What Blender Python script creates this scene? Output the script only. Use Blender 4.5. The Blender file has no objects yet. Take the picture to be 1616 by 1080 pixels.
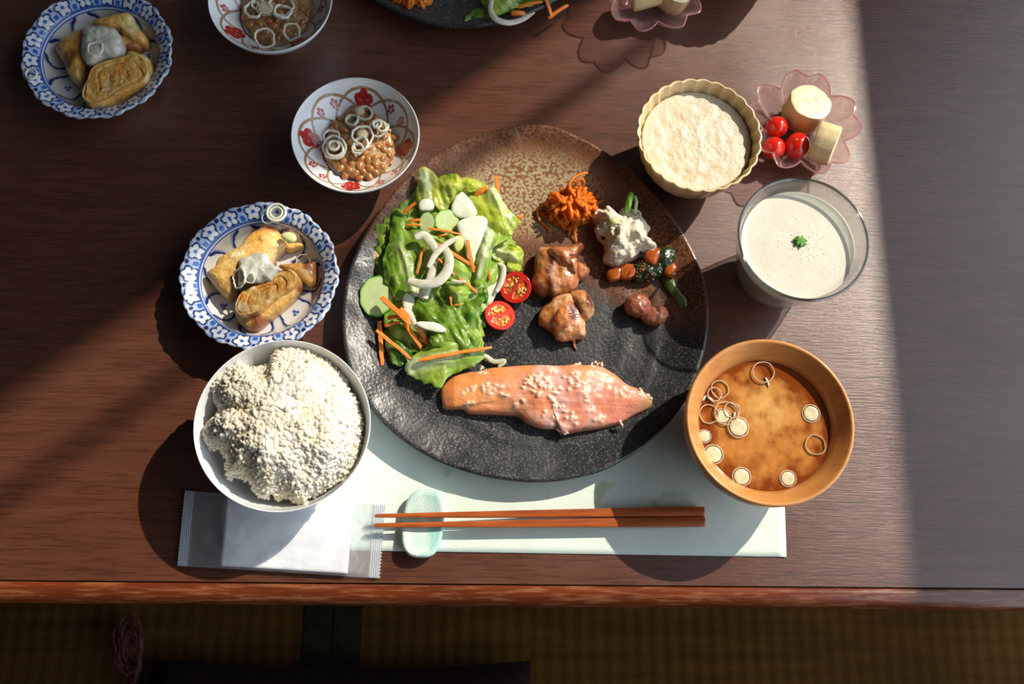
import bpy, bmesh, math, random
import numpy as np
from mathutils import Vector, Matrix, noise
R = random.Random(7)
SC = bpy.context.scene
COL = SC.collection
PI = math.pi

# ---------------------------------------------------------------- camera
F, H, NX, NY = 1571.0, 0.72, 730.0, 1000.0      # focal length in px, camera height above table, nadir pixel
zc = -Vector((NX-808, -(NY-540), -F)).normalized()
p1 = Vector((0-808, -(918-540), -F)); p2 = Vector((1616-808, -(931-540), -F))
xc = p1.cross(p2).cross(zc).normalized()
if xc.x < 0: xc = -xc
yc = zc.cross(xc).normalized()
RM = Matrix((xc, yc, zc))
cam = bpy.data.objects.new('camera', bpy.data.cameras.new('camera'))
cam.data.sensor_width = 36; cam.data.lens = F/1616*36
cam.data.clip_start = .02; cam.data.clip_end = 40
cam.matrix_world = Matrix.Translation((0, 0, H)) @ RM.to_4x4()
cam.data.dof.use_dof = True; cam.data.dof.focus_distance = .715; cam.data.dof.aperture_fstop = 6.3
COL.objects.link(cam); SC.camera = cam

def W(px, py, h=0.0):
    d = RM @ Vector((px-808, -(py-540), -F))
    t = (h-H)/d.z
    return Vector((d.x*t, d.y*t, h))

# ---------------------------------------------------------------- light
SX, SY = .86, .705                                # sun direction per unit height
world = bpy.data.worlds.new('world'); SC.world = world; world.use_nodes = True
world.node_tree.nodes['Background'].inputs[0].default_value = (.82, .90, 1, 1)
world.node_tree.nodes['Background'].inputs[1].default_value = .012
sun = bpy.data.objects.new('sun', bpy.data.lights.new('sun', 'SUN')); COL.objects.link(sun)
sun.data.energy = 5.0; sun.data.angle = math.radians(.6); sun.data.color = (1, .90, .74)
sun.rotation_euler = Vector((SX, SY, 1)).to_track_quat('Z', 'Y').to_euler()
sun.location = (2, 2, 3)
XW = 1.2                                         # inner face of the window wall
ar = bpy.data.objects.new('window_daylight', bpy.data.lights.new('window_daylight', 'AREA')); COL.objects.link(ar)
ar.data.shape = 'RECTANGLE'; ar.data.size = 2.9; ar.data.size_y = 2.35
ar.data.energy = 42; ar.data.color = (.78, .88, 1)
ar.location = (XW-.02, -.05, .95); ar.rotation_euler = (PI/2, 0, PI/2)
SC.view_settings.view_transform = 'Standard'; SC.view_settings.look = 'None'
SC.view_settings.exposure = 0; SC.view_settings.gamma = 1; SC.view_settings.use_curve_mapping = False
try:
    SC.cycles.use_denoising = True; SC.cycles.max_bounces = 10; SC.cycles.transparent_max_bounces = 16
except Exception: pass

# ---------------------------------------------------------------- materials
MATS = {}
def M(name, c, rough=.5, c2=None, scale=50, det=4, lo=.4, hi=.6, bump=0, bscale=None, bdet=4, sss=0, sssr=(1,.5,.3), coat=0,
      spec=.5, st=(1,1,1), vcol=False, transl=0, transp=0, speck=None, stripes=None, alpha=1):
    if name in MATS: return MATS[name]
    m = bpy.data.materials.new(name); m.use_nodes = True; MATS[name] = m
    nt = m.node_tree; N = nt.nodes; L = nt.links
    b = N['Principled BSDF']; out = N['Material Output']
    b.inputs['Roughness'].default_value = rough
    b.inputs['Specular IOR Level'].default_value = spec
    b.inputs['Coat Weight'].default_value = coat; b.inputs['Coat Roughness'].default_value = .08
    if sss:
        b.inputs['Subsurface Weight'].default_value = sss
        b.inputs['Subsurface Radius'].default_value = sssr
        b.inputs['Subsurface Scale'].default_value = .004
    tc = N.new('ShaderNodeTexCoord'); mp = N.new('ShaderNodeMapping'); L.new(tc.outputs['Object'], mp.inputs[0])
    mp.inputs['Scale'].default_value = st
    def nz(s, d=4, rg=.6):
        n = N.new('ShaderNodeTexNoise'); n.inputs['Scale'].default_value = s; n.inputs['Detail'].default_value = d
        n.inputs['Roughness'].default_value = rg; L.new(mp.outputs[0], n.inputs['Vector']); return n.outputs['Fac']
    def mr(x, a, bb, c0=0, c1=1):
        n = N.new('ShaderNodeMapRange'); n.inputs[1].default_value = a; n.inputs[2].default_value = bb
        n.inputs[3].default_value = c0; n.inputs[4].default_value = c1; L.new(x, n.inputs[0]); return n.outputs[0]
    def mix(f, a, bb, mode='MIX'):
        n = N.new('ShaderNodeMix'); n.data_type = 'RGBA'; n.blend_type = mode
        for i, v in ((0, f), (6, a), (7, bb)):
            if hasattr(v, 'is_linked'): L.new(v, n.inputs[i])
            elif i == 0: n.inputs[0].default_value = v
            else: n.inputs[i].default_value = (*v, 1)
        return n.outputs[2]
    if vcol:
        at = N.new('ShaderNodeAttribute'); at.attribute_name = 'Col'; base = at.outputs['Color']
        if c2: base = mix(mr(nz(scale, det), lo, hi), base, mix(1.0, base, c2, 'MULTIPLY'))
    else:
        base = c
        if c2: base = mix(mr(nz(scale, det), lo, hi), c, c2)
    if stripes:                                   # (colour, scale, amount): fine streaks
        base = mix(mr(nz(stripes[1], 3), .5, .62, 0, stripes[2]), base, stripes[0])
    if speck:                                     # (colour, scale, threshold)
        base = mix(mr(nz(speck[1], 2), speck[2], speck[2]+.06), base, speck[0])
    if hasattr(base, 'is_linked'): L.new(base, b.inputs['Base Color'])
    else: b.inputs['Base Color'].default_value = (*base, 1)
    if bump:
        bn = N.new('ShaderNodeBump'); bn.inputs['Strength'].default_value = min(1, bump); bn.inputs['Distance'].default_value = .001*max(1, bump)
        L.new(nz(bscale or scale, bdet), bn.inputs['Height']); L.new(bn.outputs[0], b.inputs['Normal'])
    sh = b.outputs[0]
    if transl:
        t = N.new('ShaderNodeBsdfTranslucent')
        if hasattr(base, 'is_linked'): L.new(base, t.inputs[0])
        else: t.inputs[0].default_value = (*base, 1)
        ms = N.new('ShaderNodeMixShader'); ms.inputs[0].default_value = transl; L.new(sh, ms.inputs[1]); L.new(t.outputs[0], ms.inputs[2]); sh = ms.outputs[0]
    if transp:
        t = N.new('ShaderNodeBsdfTransparent'); t.inputs[0].default_value = (1, 1, 1, 1)
        ms = N.new('ShaderNodeMixShader'); ms.inputs[0].default_value = transp; L.new(sh, ms.inputs[1]); L.new(t.outputs[0], ms.inputs[2]); sh = ms.outputs[0]
    L.new(sh, out.inputs[0])
    m['b'] = 1
    return m

def glassmat(name, tint, refl=(1, 1, 1), body=None, bw=.0, rough=.03, ior=1.5):
    m = bpy.data.materials.new(name); m.use_nodes = True; nt = m.node_tree; N = nt.nodes; L = nt.links
    N.remove(N['Principled BSDF']); out = N['Material Output']
    t = N.new('ShaderNodeBsdfTransparent'); t.inputs[0].default_value = (*tint, 1)
    g = N.new('ShaderNodeBsdfGlossy'); g.inputs['Roughness'].default_value = rough; g.inputs[0].default_value = (*refl, 1)
    f = N.new('ShaderNodeFresnel'); ge = N.new('ShaderNodeNewGeometry'); mr = N.new('ShaderNodeMapRange')
    mr.inputs[3].default_value = ior; mr.inputs[4].default_value = 1/ior; L.new(ge.outputs['Backfacing'], mr.inputs[0]); L.new(mr.outputs[0], f.inputs[0])
    ms = N.new('ShaderNodeMixShader'); L.new(f.outputs[0], ms.inputs[0]); L.new(t.outputs[0], ms.inputs[1]); L.new(g.outputs[0], ms.inputs[2])
    sh = ms.outputs[0]
    if body:
        d = N.new('ShaderNodeBsdfDiffuse'); d.inputs[0].default_value = (*body, 1)
        tr = N.new('ShaderNodeBsdfTranslucent'); tr.inputs[0].default_value = (*body, 1)
        m0 = N.new('ShaderNodeMixShader'); m0.inputs[0].default_value = .5; L.new(d.outputs[0], m0.inputs[1]); L.new(tr.outputs[0], m0.inputs[2])
        m2 = N.new('ShaderNodeMixShader'); m2.inputs[0].default_value = bw; L.new(sh, m2.inputs[1]); L.new(m0.outputs[0], m2.inputs[2]); sh = m2.outputs[0]
    L.new(sh, out.inputs[0]); return m

# ---------------------------------------------------------------- helpers
def obj(name, V, Fc, m, parent=None, loc=(0, 0, 0), smooth=True, col=None, sharp=None):
    me = bpy.data.meshes.new(name)
    me.from_pydata([tuple(v) for v in V], [], Fc); me.update()
    if smooth: me.polygons.foreach_set('use_smooth', [True]*len(me.polygons))
    if col is not None:
        a = me.color_attributes.new('Col', 'FLOAT_COLOR', 'POINT')
        c = np.ones((len(V), 4), dtype=np.float32); c[:, :3] = np.asarray(col, dtype=np.float32)[:, :3]
        a.data.foreach_set('color', c.ravel())
    if m: me.materials.append(m)
    o = bpy.data.objects.new(name, me); COL.objects.link(o); o.location = loc
    if parent: o.parent = parent
    if sharp:
        md = o.modifiers.new('edge', 'EDGE_SPLIT'); md.split_angle = math.radians(sharp)
    return o
def tag(o, label=None, cat=None, group=None, kind=None):
    if label: o['label'] = label
    if cat: o['category'] = cat
    if group: o['group'] = group
    if kind: o['kind'] = kind
    return o
def thing(name, label, cat, loc, rz=0, group=None):
    o = bpy.data.objects.new(name, None); COL.objects.link(o); o.empty_display_size = .02
    o.location = loc; o.rotation_euler = (0, 0, rz)
    return tag(o, label, cat, group)
def copy_tree(o, loc=None, rz=None, parent=None, label=None, group=None):
    c = o.copy(); COL.objects.link(c)
    if parent: c.parent = parent
    if loc is not None: c.location = loc
    if rz is not None: c.rotation_euler = (0, 0, rz)
    if label: c['label'] = label
    if group: c['group'] = group
    for ch in list(o.children): copy_tree(ch, parent=c)
    return c
class MB:
    def __init__(s): s.V = []; s.F = []; s.C = []
    def add(s, V, Fc, C=None):
        n = len(s.V); s.V += [Vector(v) for v in V]; s.F += [tuple(i+n for i in f) for f in Fc]
        if C is not None: s.C += list(C)
        return s
    def obj(s, name, m, parent=None, **k):
        return obj(name, s.V, s.F, m, parent, col=s.C if s.C else None, **k)
def revolve(prof, n=96, rf=None, zf=None):
    """prof: list (r,z); rf(theta, i) radius factor. Closed at r==0 ends."""
    V = []; Fc = []; rings = []
    for i, (r, z) in enumerate(prof):
        if r < 1e-7:
            rings.append([len(V)]); V.append((0, 0, z)); continue
        ring = []
        for k in range(n):
            th = 2*PI*k/n
            q = r*(rf(th, i) if rf else 1); zz = z+(zf(th, i) if zf else 0)
            ring.append(len(V)); V.append((q*math.cos(th), q*math.sin(th), zz))
        rings.append(ring)
    for a, b in zip(rings, rings[1:]):
        for k in range(n):
            k2 = (k+1) % n
            if len(a) == 1 and len(b) == 1: break
            if len(a) == 1: Fc.append((a[0], b[k], b[k2]))
            elif len(b) == 1: Fc.append((a[k], b[0], a[k2]))
            else: Fc.append((a[k], b[k], b[k2], a[k2]))
    return V, Fc
def smoothprof(pts, n=6):
    out = []
    for i in range(len(pts)-1):
        p0 = pts[max(i-1, 0)]; a = pts[i]; b = pts[i+1]; p3 = pts[min(i+2, len(pts)-1)]
        for k in range(n):
            t = k/n
            out.append(tuple(.5*((2*a[j])+(-p0[j]+b[j])*t+(2*p0[j]-5*a[j]+4*b[j]-p3[j])*t*t+(-p0[j]+3*a[j]-3*b[j]+p3[j])*t**3) for j in range(len(a))))
    out.append(tuple(pts[-1])); return out
def closed_spline(P, n):
    """resample closed polygon of 2-vectors smoothly to n points by arc length"""
    m = len(P); D = []
    for i in range(m):
        p0, a, b, p3 = P[i-1], P[i], P[(i+1) % m], P[(i+2) % m]
        for k in range(8):
            t = k/8
            D.append(tuple(.5*((2*a[j])+(-p0[j]+b[j])*t+(2*p0[j]-5*a[j]+4*b[j]-p3[j])*t*t+(-p0[j]+3*a[j]-3*b[j]+p3[j])*t**3) for j in range(2)))
    D = np.array(D); E = np.vstack([D, D[:1]]); seg = np.hypot(*(E[1:]-E[:-1]).T); s = np.concatenate([[0], np.cumsum(seg)])
    u = np.linspace(0, s[-1], n, endpoint=False)
    return np.stack([np.interp(u, s, E[:, 0]), np.interp(u, s, E[:, 1])], 1)
def zpx(pts, ox, oy, sc): return [(ox+x/sc, oy+y/sc) for x, y in pts]
def nf(x, y, z=0, oct=3):
    v = 0; a = 1
    for o in range(oct): v += a*noise.noise(Vector((x, y, z))*2**o); a *= .5
    return v
def area2(P): return .5*sum(P[i-1][0]*P[i][1]-P[i][0]*P[i-1][1] for i in range(len(P)))
def outline(px, h, n):
    P = [W(x, y, h).to_2d() for x, y in px]
    P = [(p.x, p.y) for p in P]
    if area2(P) < 0: P = P[::-1]
    P = closed_spline(P, n); c = P.mean(0)
    return P-c, Vector((c[0], c[1], 0))
def mound(P, height, K=14, p=2.2, q=1.6, amp=.0, freq=80, seed=0, bottom=True, edge=0.0, inset=.88, colf=None, zf=None, flat=0):
    """a lump on outline P (centred): rings from rim inwards. height at centre. returns V,F,C"""
    n = len(P); V = []; Fc = []; C = []
    rs = [(inset, 0.0)]
    for k in range(K):
        a = (k/K)*PI/2
        s = math.cos(a)**(1.0/1.15); z = math.sin(a)**(1/q)*(1-edge)+edge
        rs.append((s, z))
    for s, z in rs:
        for i in range(n):
            x, y = P[i]*s
            zz = z*height
            if zf and z > 0: zz = zz*zf(x, y, s)
            d = nf(x*freq, y*freq, seed+zz*freq, 3)*amp*(.15 if z <= 0 else 1)
            r = math.hypot(x, y)+1e-9
            dr = d*.6*s
            V.append((x+x/r*dr, y+y/r*dr, max(0, zz+d*(1-s*.6)*(z > 0))))
    # centre
    zc_ = height*(zf(0, 0, 0) if zf else 1)
    V.append((0, 0, max(0, zc_+nf(0, 0, seed+zc_*freq, 3)*amp)))
    m = len(rs)
    for r in range(m-1):
        for i in range(n):
            j = (i+1) % n; Fc.append((r*n+i, r*n+j, (r+1)*n+j, (r+1)*n+i))
    for i in range(n): Fc.append(((m-1)*n+i, (m-1)*n+(i+1) % n, m*n))
    if bottom: Fc.append(tuple(range(n-1, -1, -1)))
    if colf:
        C = [colf(x, y, z) for x, y, z in V]
    return V, Fc, C
def food(name, px, h0, height, m, label=None, cat=None, group=None, parent=None, hp=.4, n=90, loc=None, **k):
    P, c = outline(px, h0+height*hp, n)
    V, Fc, C = mound(P, height, **k)
    if parent is not None:
        l = Vector((c.x, c.y, h0))-parent.location
        o = obj(name, V, Fc, m, parent, loc=l, col=C or None)
    else:
        o = obj(name, V, Fc, m, loc=(c.x, c.y, h0), col=C or None)
        tag(o, label, cat, group)
    return o
def tube(pts, rad, ns=8, flat=1.0, up=Vector((0, 0, 1)), cap=True):
    V = []; Fc = []; n = len(pts); pts = [Vector(p) for p in pts]
    for i, p in enumerate(pts):
        t = (pts[min(i+1, n-1)]-pts[max(i-1, 0)]).normalized()
        s = t.cross(up)
        if s.length < 1e-4: s = t.cross(Vector((1, 0, 0)))
        s.normalize(); u = s.cross(t).normalized()
        r = rad[i] if hasattr(rad, '__len__') else rad
        for k in range(ns):
            a = 2*PI*k/ns+PI/ns
            V.append(p+s*r*math.cos(a)+u*r*flat*math.sin(a))
    for i in range(n-1):
        for k in range(ns):
            k2 = (k+1) % ns; Fc.append((i*ns+k, i*ns+k2, (i+1)*ns+k2, (i+1)*ns+k))
    if cap: Fc.append(tuple(range(ns-1, -1, -1))); Fc.append(tuple((n-1)*ns+k for k in range(ns)))
    return V, Fc
def torus(R0, r, n=28, ns=8, flat=1, wob=0, seed=0):
    V = []; Fc = []
    for i in range(n):
        a = 2*PI*i/n; q = R0*(1+wob*nf(math.cos(a)*1.3+seed, math.sin(a)*1.3, seed))
        for k in range(ns):
            b = 2*PI*k/ns
            V.append(((q+r*math.cos(b))*math.cos(a), (q+r*math.cos(b))*math.sin(a), r*flat*math.sin(b)))
    for i in range(n):
        for k in range(ns):
            Fc.append((i*ns+k, ((i+1) % n)*ns+k, ((i+1) % n)*ns+(k+1) % ns, i*ns+(k+1) % ns))
    return V, Fc
def ellipsoid(a, b, c, n=12, m=8, amp=0, freq=1, seed=0):
    V = [(0, 0, -c)]; Fc = []
    for j in range(1, m):
        ph = -PI/2+PI*j/m
        for k in range(n):
            th = 2*PI*k/n; x, y, z = math.cos(ph)*math.cos(th), math.cos(ph)*math.sin(th), math.sin(ph)
            d = 1+amp*nf(x*freq+seed, y*freq, z*freq, 2)
            V.append((a*x*d, b*y*d, c*z*d))
    V.append((0, 0, c)); t = len(V)-1
    for k in range(n): Fc.append((0, 1+(k+1) % n, 1+k))
    for j in range(m-2):
        for k in range(n):
            Fc.append((1+j*n+k, 1+j*n+(k+1) % n, 1+(j+1)*n+(k+1) % n, 1+(j+1)*n+k))
    for k in range(n): Fc.append((1+(m-2)*n+k, 1+(m-2)*n+(k+1) % n, t))
    return V, Fc
def box(x0, x1, y0, y1, z0, z1):
    V = [(x, y, z) for z in (z0, z1) for y in (y0, y1) for x in (x0, x1)]
    return V, [(0, 2, 3, 1), (4, 5, 7, 6), (0, 1, 5, 4), (2, 6, 7, 3), (0, 4, 6, 2), (1, 3, 7, 5)]
def xf(V, loc=(0, 0, 0), rot=None, sc=1):
    m = rot if rot is not None else Matrix.Identity(3)
    return [m @ (Vector(v)*sc)+Vector(loc) for v in V]
def rot(ax, ay, az): return (Matrix.Rotation(az, 3, 'Z') @ Matrix.Rotation(ay, 3, 'Y') @ Matrix.Rotation(ax, 3, 'X'))
def scale_at(px, py, h): return (W(px+1, py, h)-W(px, py, h)).length   # metres per pixel
def lerp(a, b, t): return tuple(a[i]+(b[i]-a[i])*t for i in range(3))
def inpoly(x, y, P):
    c = False; j = len(P)-1
    for i in range(len(P)):
        if (P[i][1] > y) != (P[j][1] > y) and x < (P[j][0]-P[i][0])*(y-P[i][1])/(P[j][1]-P[i][1])+P[i][0]: c = not c
        j = i
    return c

#@@ROOM
FZ = -.35
wood = M('table_wood', (.120, .041, .022), .34, (.095, .032, .018), 9, 6, .35, .65, st=(1, 14, 14), bump=.25, bscale=75, bdet=6,
         stripes=((.045, .016, .010), 44, .6), spec=.88)
def add_scratches(m):
    nt = m.node_tree; N = nt.nodes; L = nt.links; b = N['Principled BSDF']
    tc = N.new('ShaderNodeTexCoord'); n = N.new('ShaderNodeTexNoise'); n.inputs['Scale'].default_value = 9; n.inputs['Detail'].default_value = 8
    L.new(tc.outputs['Object'], n.inputs['Vector'])
    r = N.new('ShaderNodeMapRange'); r.inputs[1].default_value = .35; r.inputs[2].default_value = .7; r.inputs[3].default_value = .23; r.inputs[4].default_value = .36
    L.new(n.outputs['Fac'], r.inputs[0]); L.new(r.outputs[0], b.inputs['Roughness'])
add_scratches(wood)
edgewood = M('table_edge_wood', (.17, .034, .010), .22, (.10, .022, .008), 12, 5, .35, .65, st=(1, 10, 10), bump=.3, bscale=60,
             stripes=((.5, .25, .12), 34, .25), coat=.3)
YF = W(800, 924, 0).y                            # front groove
TX0, TX1, TY1 = -.62, .66, .92
table = thing('low_table', 'low dark brown wooden table carrying the whole breakfast', 'table', (0, 0, FZ))
def tpart(name, V, Fc, m, **k): return obj(name, [Vector(v)-Vector((0, 0, FZ)) for v in V], Fc, m, table, **k)
V, Fc = box(TX0, TX1, YF+.0008, TY1, -.022, 0); tpart('tabletop', V, Fc, wood, smooth=False)
# front moulding: groove, shallow step, rounded nose
prof = [(.0000, -.020), (.0000, -.0014), (-.0006, -.0003), (-.005, -.0004), (-.0075, -.0010), (-.0100, -.0022), (-.0125, -.0045), (-.0140, -.0075), (-.0145, -.0110), (-.0138, -.0150), (-.0110, -.0185), (-.0080, -.0200), (-.0080, -.026)]
mb = MB(); n = len(prof); nx = 160
for i in range(nx+1):
    x = TX0+(TX1-TX0)*i/nx
    for (dy, z) in prof:
        w = nf(x*60, dy*200, 3)*.0003 if -.012 < dy < -.004 else 0
        mb.V.append(Vector((x, YF+dy, z+w-FZ)))
for i in range(nx):
    for k in range(n-1): mb.F.append((i*n+k, i*n+k+1, (i+1)*n+k+1, (i+1)*n+k))
mb.F.append(tuple(range(n))); mb.F.append(tuple(nx*n+k for k in range(n-1, -1, -1)))
mb.obj('edge_moulding', edgewood, table)
darkwood = M('dark_wood', (.035, .014, .009), .5, (.02, .009, .006), 10, st=(1, 8, 8))
V, Fc = box(TX0+.03, TX1-.03, YF+.01, YF+.03, -.085, -.022); tpart('apron', V, Fc, darkwood, smooth=False)
for x in (TX0+.05, TX1-.11):
    for y in (YF+.012, TY1-.08):
        mb = MB(); mb.add(*revolve([(0, 0), (.022, 0), (.026, .02), (.03, .2), (.034, .328), (0, .328)], 24))
        o = mb.obj('leg', darkwood, table); o.location = (x+.03, y+.03, 0)
# floor: tatami mats
floor = tag(obj('floor', *box(-2.2, 1.9, -2.2, 2.4, FZ-.06, FZ-.012), M('subfloor', (.05, .04, .03), .9), smooth=False), kind='structure')
tat = M('tatami', (.105, .048, .009), .8, (.06, .026, .005), 30, 4, .3, .7, st=(.3, 3, 1), bump=.4, bscale=160, spec=.08)
def tatami(x0, x1, y0, y1, name):
    V = []; Fc = []; pitch = .0155; nxx = int((x1-x0)/pitch)*4
    for i in range(nxx+1):
        x = x0+(x1-x0)*i/nxx; z = FZ-.0012+.0012*abs(math.sin(PI*(x-x0)/pitch))
        V += [(x, y0, z), (x, y1, z), ]
    for i in range(nxx): Fc.append((2*i, 2*i+2, 2*i+3, 2*i+1))
    b0 = len(V); V += [(x0, y0, FZ-.012), (x1, y0, FZ-.012), (x1, y1, FZ-.012), (x0, y1, FZ-.012)]; Fc.append((b0, b0+3, b0+2, b0+1))
    return obj(name, V, Fc, tat, floor, smooth=True)
seam = W(525, 1000, FZ).x
tatami(seam-1.7, seam, -2.1, 2.3, 'tatami_mat'); tatami(seam+.0005, seam+1.3, -2.1, 2.3, 'tatami_mat')
cloth = M('border_cloth', (.020, .022, .008), .9, (.014, .015, .006), 90, bump=.4, bscale=500, spec=.05)
sw = (W(571, 1000, FZ)-W(480, 1000, FZ)).length/2
for x0 in (seam-sw, seam+.0006):
    V, Fc = box(x0, x0+sw-.0006, -2.1, 2.3, FZ-.001, FZ+.0018); obj('cloth_border', V, Fc, cloth, floor, smooth=False)
# window wall on the right
plaster = M('plaster', (.55, .50, .42), .9, (.5, .45, .38), 20, bump=.2, bscale=200)
def wy(p, d=0): return p.y+(XW+d-p.x)*SY/SX
Y1 = wy(W(245, 506, 0), .12)+.015; YM = wy(W(150, 684, 0), .03); ZS = (XW-W(1392, 700, 0).x)/SX
Y0w, ZT = -1.6, 2.15
mb = MB()
for b in ((XW, XW+.12, -2.2, 2.4, FZ-.06, FZ+.06), (XW, XW+.12, -2.2, Y0w, FZ+.06, 2.6), (XW, XW+.12, Y1, 2.4, FZ+.06, 2.6), (XW, XW+.12, Y0w, Y1, ZT, 2.6)): mb.add(*box(*b))
wr = tag(mb.obj('wall_right', plaster, smooth=False), kind='structure')
tag(obj('wall_back', *box(-2.2, XW, 2.4, 2.5, FZ-.06, 2.6), plaster, smooth=False), kind='structure')
win = bpy.data.objects.new('window_1', None); COL.objects.link(win); win.location = (XW+.03, 0, 0); win['kind'] = 'structure'
frame = M('window_wood', (.16, .09, .05), .5)
paper = M('shoji_paper', (.75, .75, .72), .9, transl=.3)
def wp(name, m, *b):
    V, Fc = box(*b); obj(name, [Vector(v)-win.location for v in V], Fc, m, win, smooth=False)
wp('rail', frame, XW+.01, XW+.05, Y0w, Y1, ZS-.045, ZS)
wp('sill', frame, XW+.01, XW+.05, Y0w, Y1, FZ+.06, FZ+.09)
wp('mullion', frame, XW+.026, XW+.034, YM-.005, YM+.005, ZS, ZT)
wp('frosted_pane', paper, XW+.028, XW+.032, Y0w, Y1, FZ+.09, ZS-.045)
#@@CUSHION
cush = thing('floor_cushion', 'black floor cushion on the tatami in front of the table', 'cushion', (*W(560, 1130, FZ).to_2d(), FZ))
cm = M('cushion_cloth', (.010, .004, .004), .9, (.016, .006, .006), 60, bump=.4, bscale=400, spec=.1)
l, r_, t = W(232, 1040, FZ+.05).x, W(840, 1050, FZ+.05).x, W(500, 1042, FZ+.05).y
cx, hw, hh = (l+r_)/2, (r_-l)/2, .26
cush.location = (cx, t-hh, FZ)
mb = MB(); n = 40; V = []; Fc = []
for side in (1, -1):
    for i in range(n+1):
        for j in range(n+1):
            u, v = 2*i/n-1, 2*j/n-1; pin = 1-.05*(1-abs(u*v))*0
            e = max(0, (1-u**6)*(1-v**6))**.5
            V.append((u*hw*(1-.03*(1-v*v)), v*hh*(1-.03*(1-u*u)), .03+side*.03*e*(1-.25*math.exp(-(u*u+v*v)*12))))
for s in range(2):
    o = s*(n+1)**2
    for i in range(n):
        for j in range(n):
            q = (o+i*(n+1)+j, o+(i+1)*(n+1)+j, o+(i+1)*(n+1)+j+1, o+i*(n+1)+j+1); Fc.append(q if s == 0 else q[::-1])
obj('cushion_body', V, Fc, cm, cush)
red = M('tassel_thread', (.10, .008, .010), .7, (.06, .005, .006), 200)
mb = MB()
tp = W(228, 1068, FZ+.03)
for k in range(16):
    a = R.uniform(-.5, .5); rr = R.uniform(.012, .026); ln = R.uniform(.035, .06); c0 = Vector(tp)-cush.location
    pts = []
    for i in range(15):
        u = i/14*2*PI
        pts.append(c0+Vector((-.004-ln*.42*(1-math.cos(u))*.55+R.uniform(-.001, .001), .02+rr*math.sin(u)*1.1+a*.03+ln*.3*(1-math.cos(u))*.5, 0.006+.004*math.sin(u*2+k))))
    mb.add(*tube(pts, .0008, 5))
mb.obj('tassel', red, cush)
#@@PLACEMAT
def quad_sheet(corners, z0, th, nx, ny, zf):
    V = []; Fc = []
    a, b, c, d = corners
    for s in (1, 0):
        for j in range(ny+1):
            for i in range(nx+1):
                u, v = i/nx, j/ny
                p = (a*(1-u)+b*u)*(1-v)+(d*(1-u)+c*u)*v
                V.append((p.x, p.y, z0+(th if s else 0)+zf(p.x, p.y, u, v)))
    N1 = (nx+1)*(ny+1)
    for j in range(ny):
        for i in range(nx):
            q = j*(nx+1)+i; f = (q, q+1, q+nx+2, q+nx+1); Fc.append(f); Fc.append(tuple(x+N1 for x in f[::-1]))
    bd = [i for i in range(nx)]+[j*(nx+1)+nx for j in range(ny)]+[ny*(nx+1)+i for i in range(nx, 0, -1)]+[j*(nx+1) for j in range(ny, 0, -1)]
    for k in range(len(bd)):
        p, q = bd[k], bd[(k+1) % len(bd)]; Fc.append((q, p, p+N1, q+N1))
    return V, Fc
matpaper = M('placemat_paper', (.66, .77, .67), .75, (.72, .82, .76), 22, 5, .35, .65, bump=.3, bscale=900, speck=((.50, .66, .44), 34, .64))
br = W(1240, 879.5); tr = W(1232, 640); tl = W(478, 640); bl = W(468, 868)
c = (br+bl+tl+tr)/4
V, Fc = quad_sheet([bl-c, br-c, tr-c, tl-c], .0004, .0005, 60, 24, lambda x, y, u, v: .0005*max(0, nf(x*25, y*25, 2, 2))+.0009*(u > .97)*(v < .3)*(u-.97)*33)
tag(obj('placemat', V, Fc, matpaper, loc=(c.x, c.y, 0)), 'pale green mottled paper placemat under the black plate', 'placemat')

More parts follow.
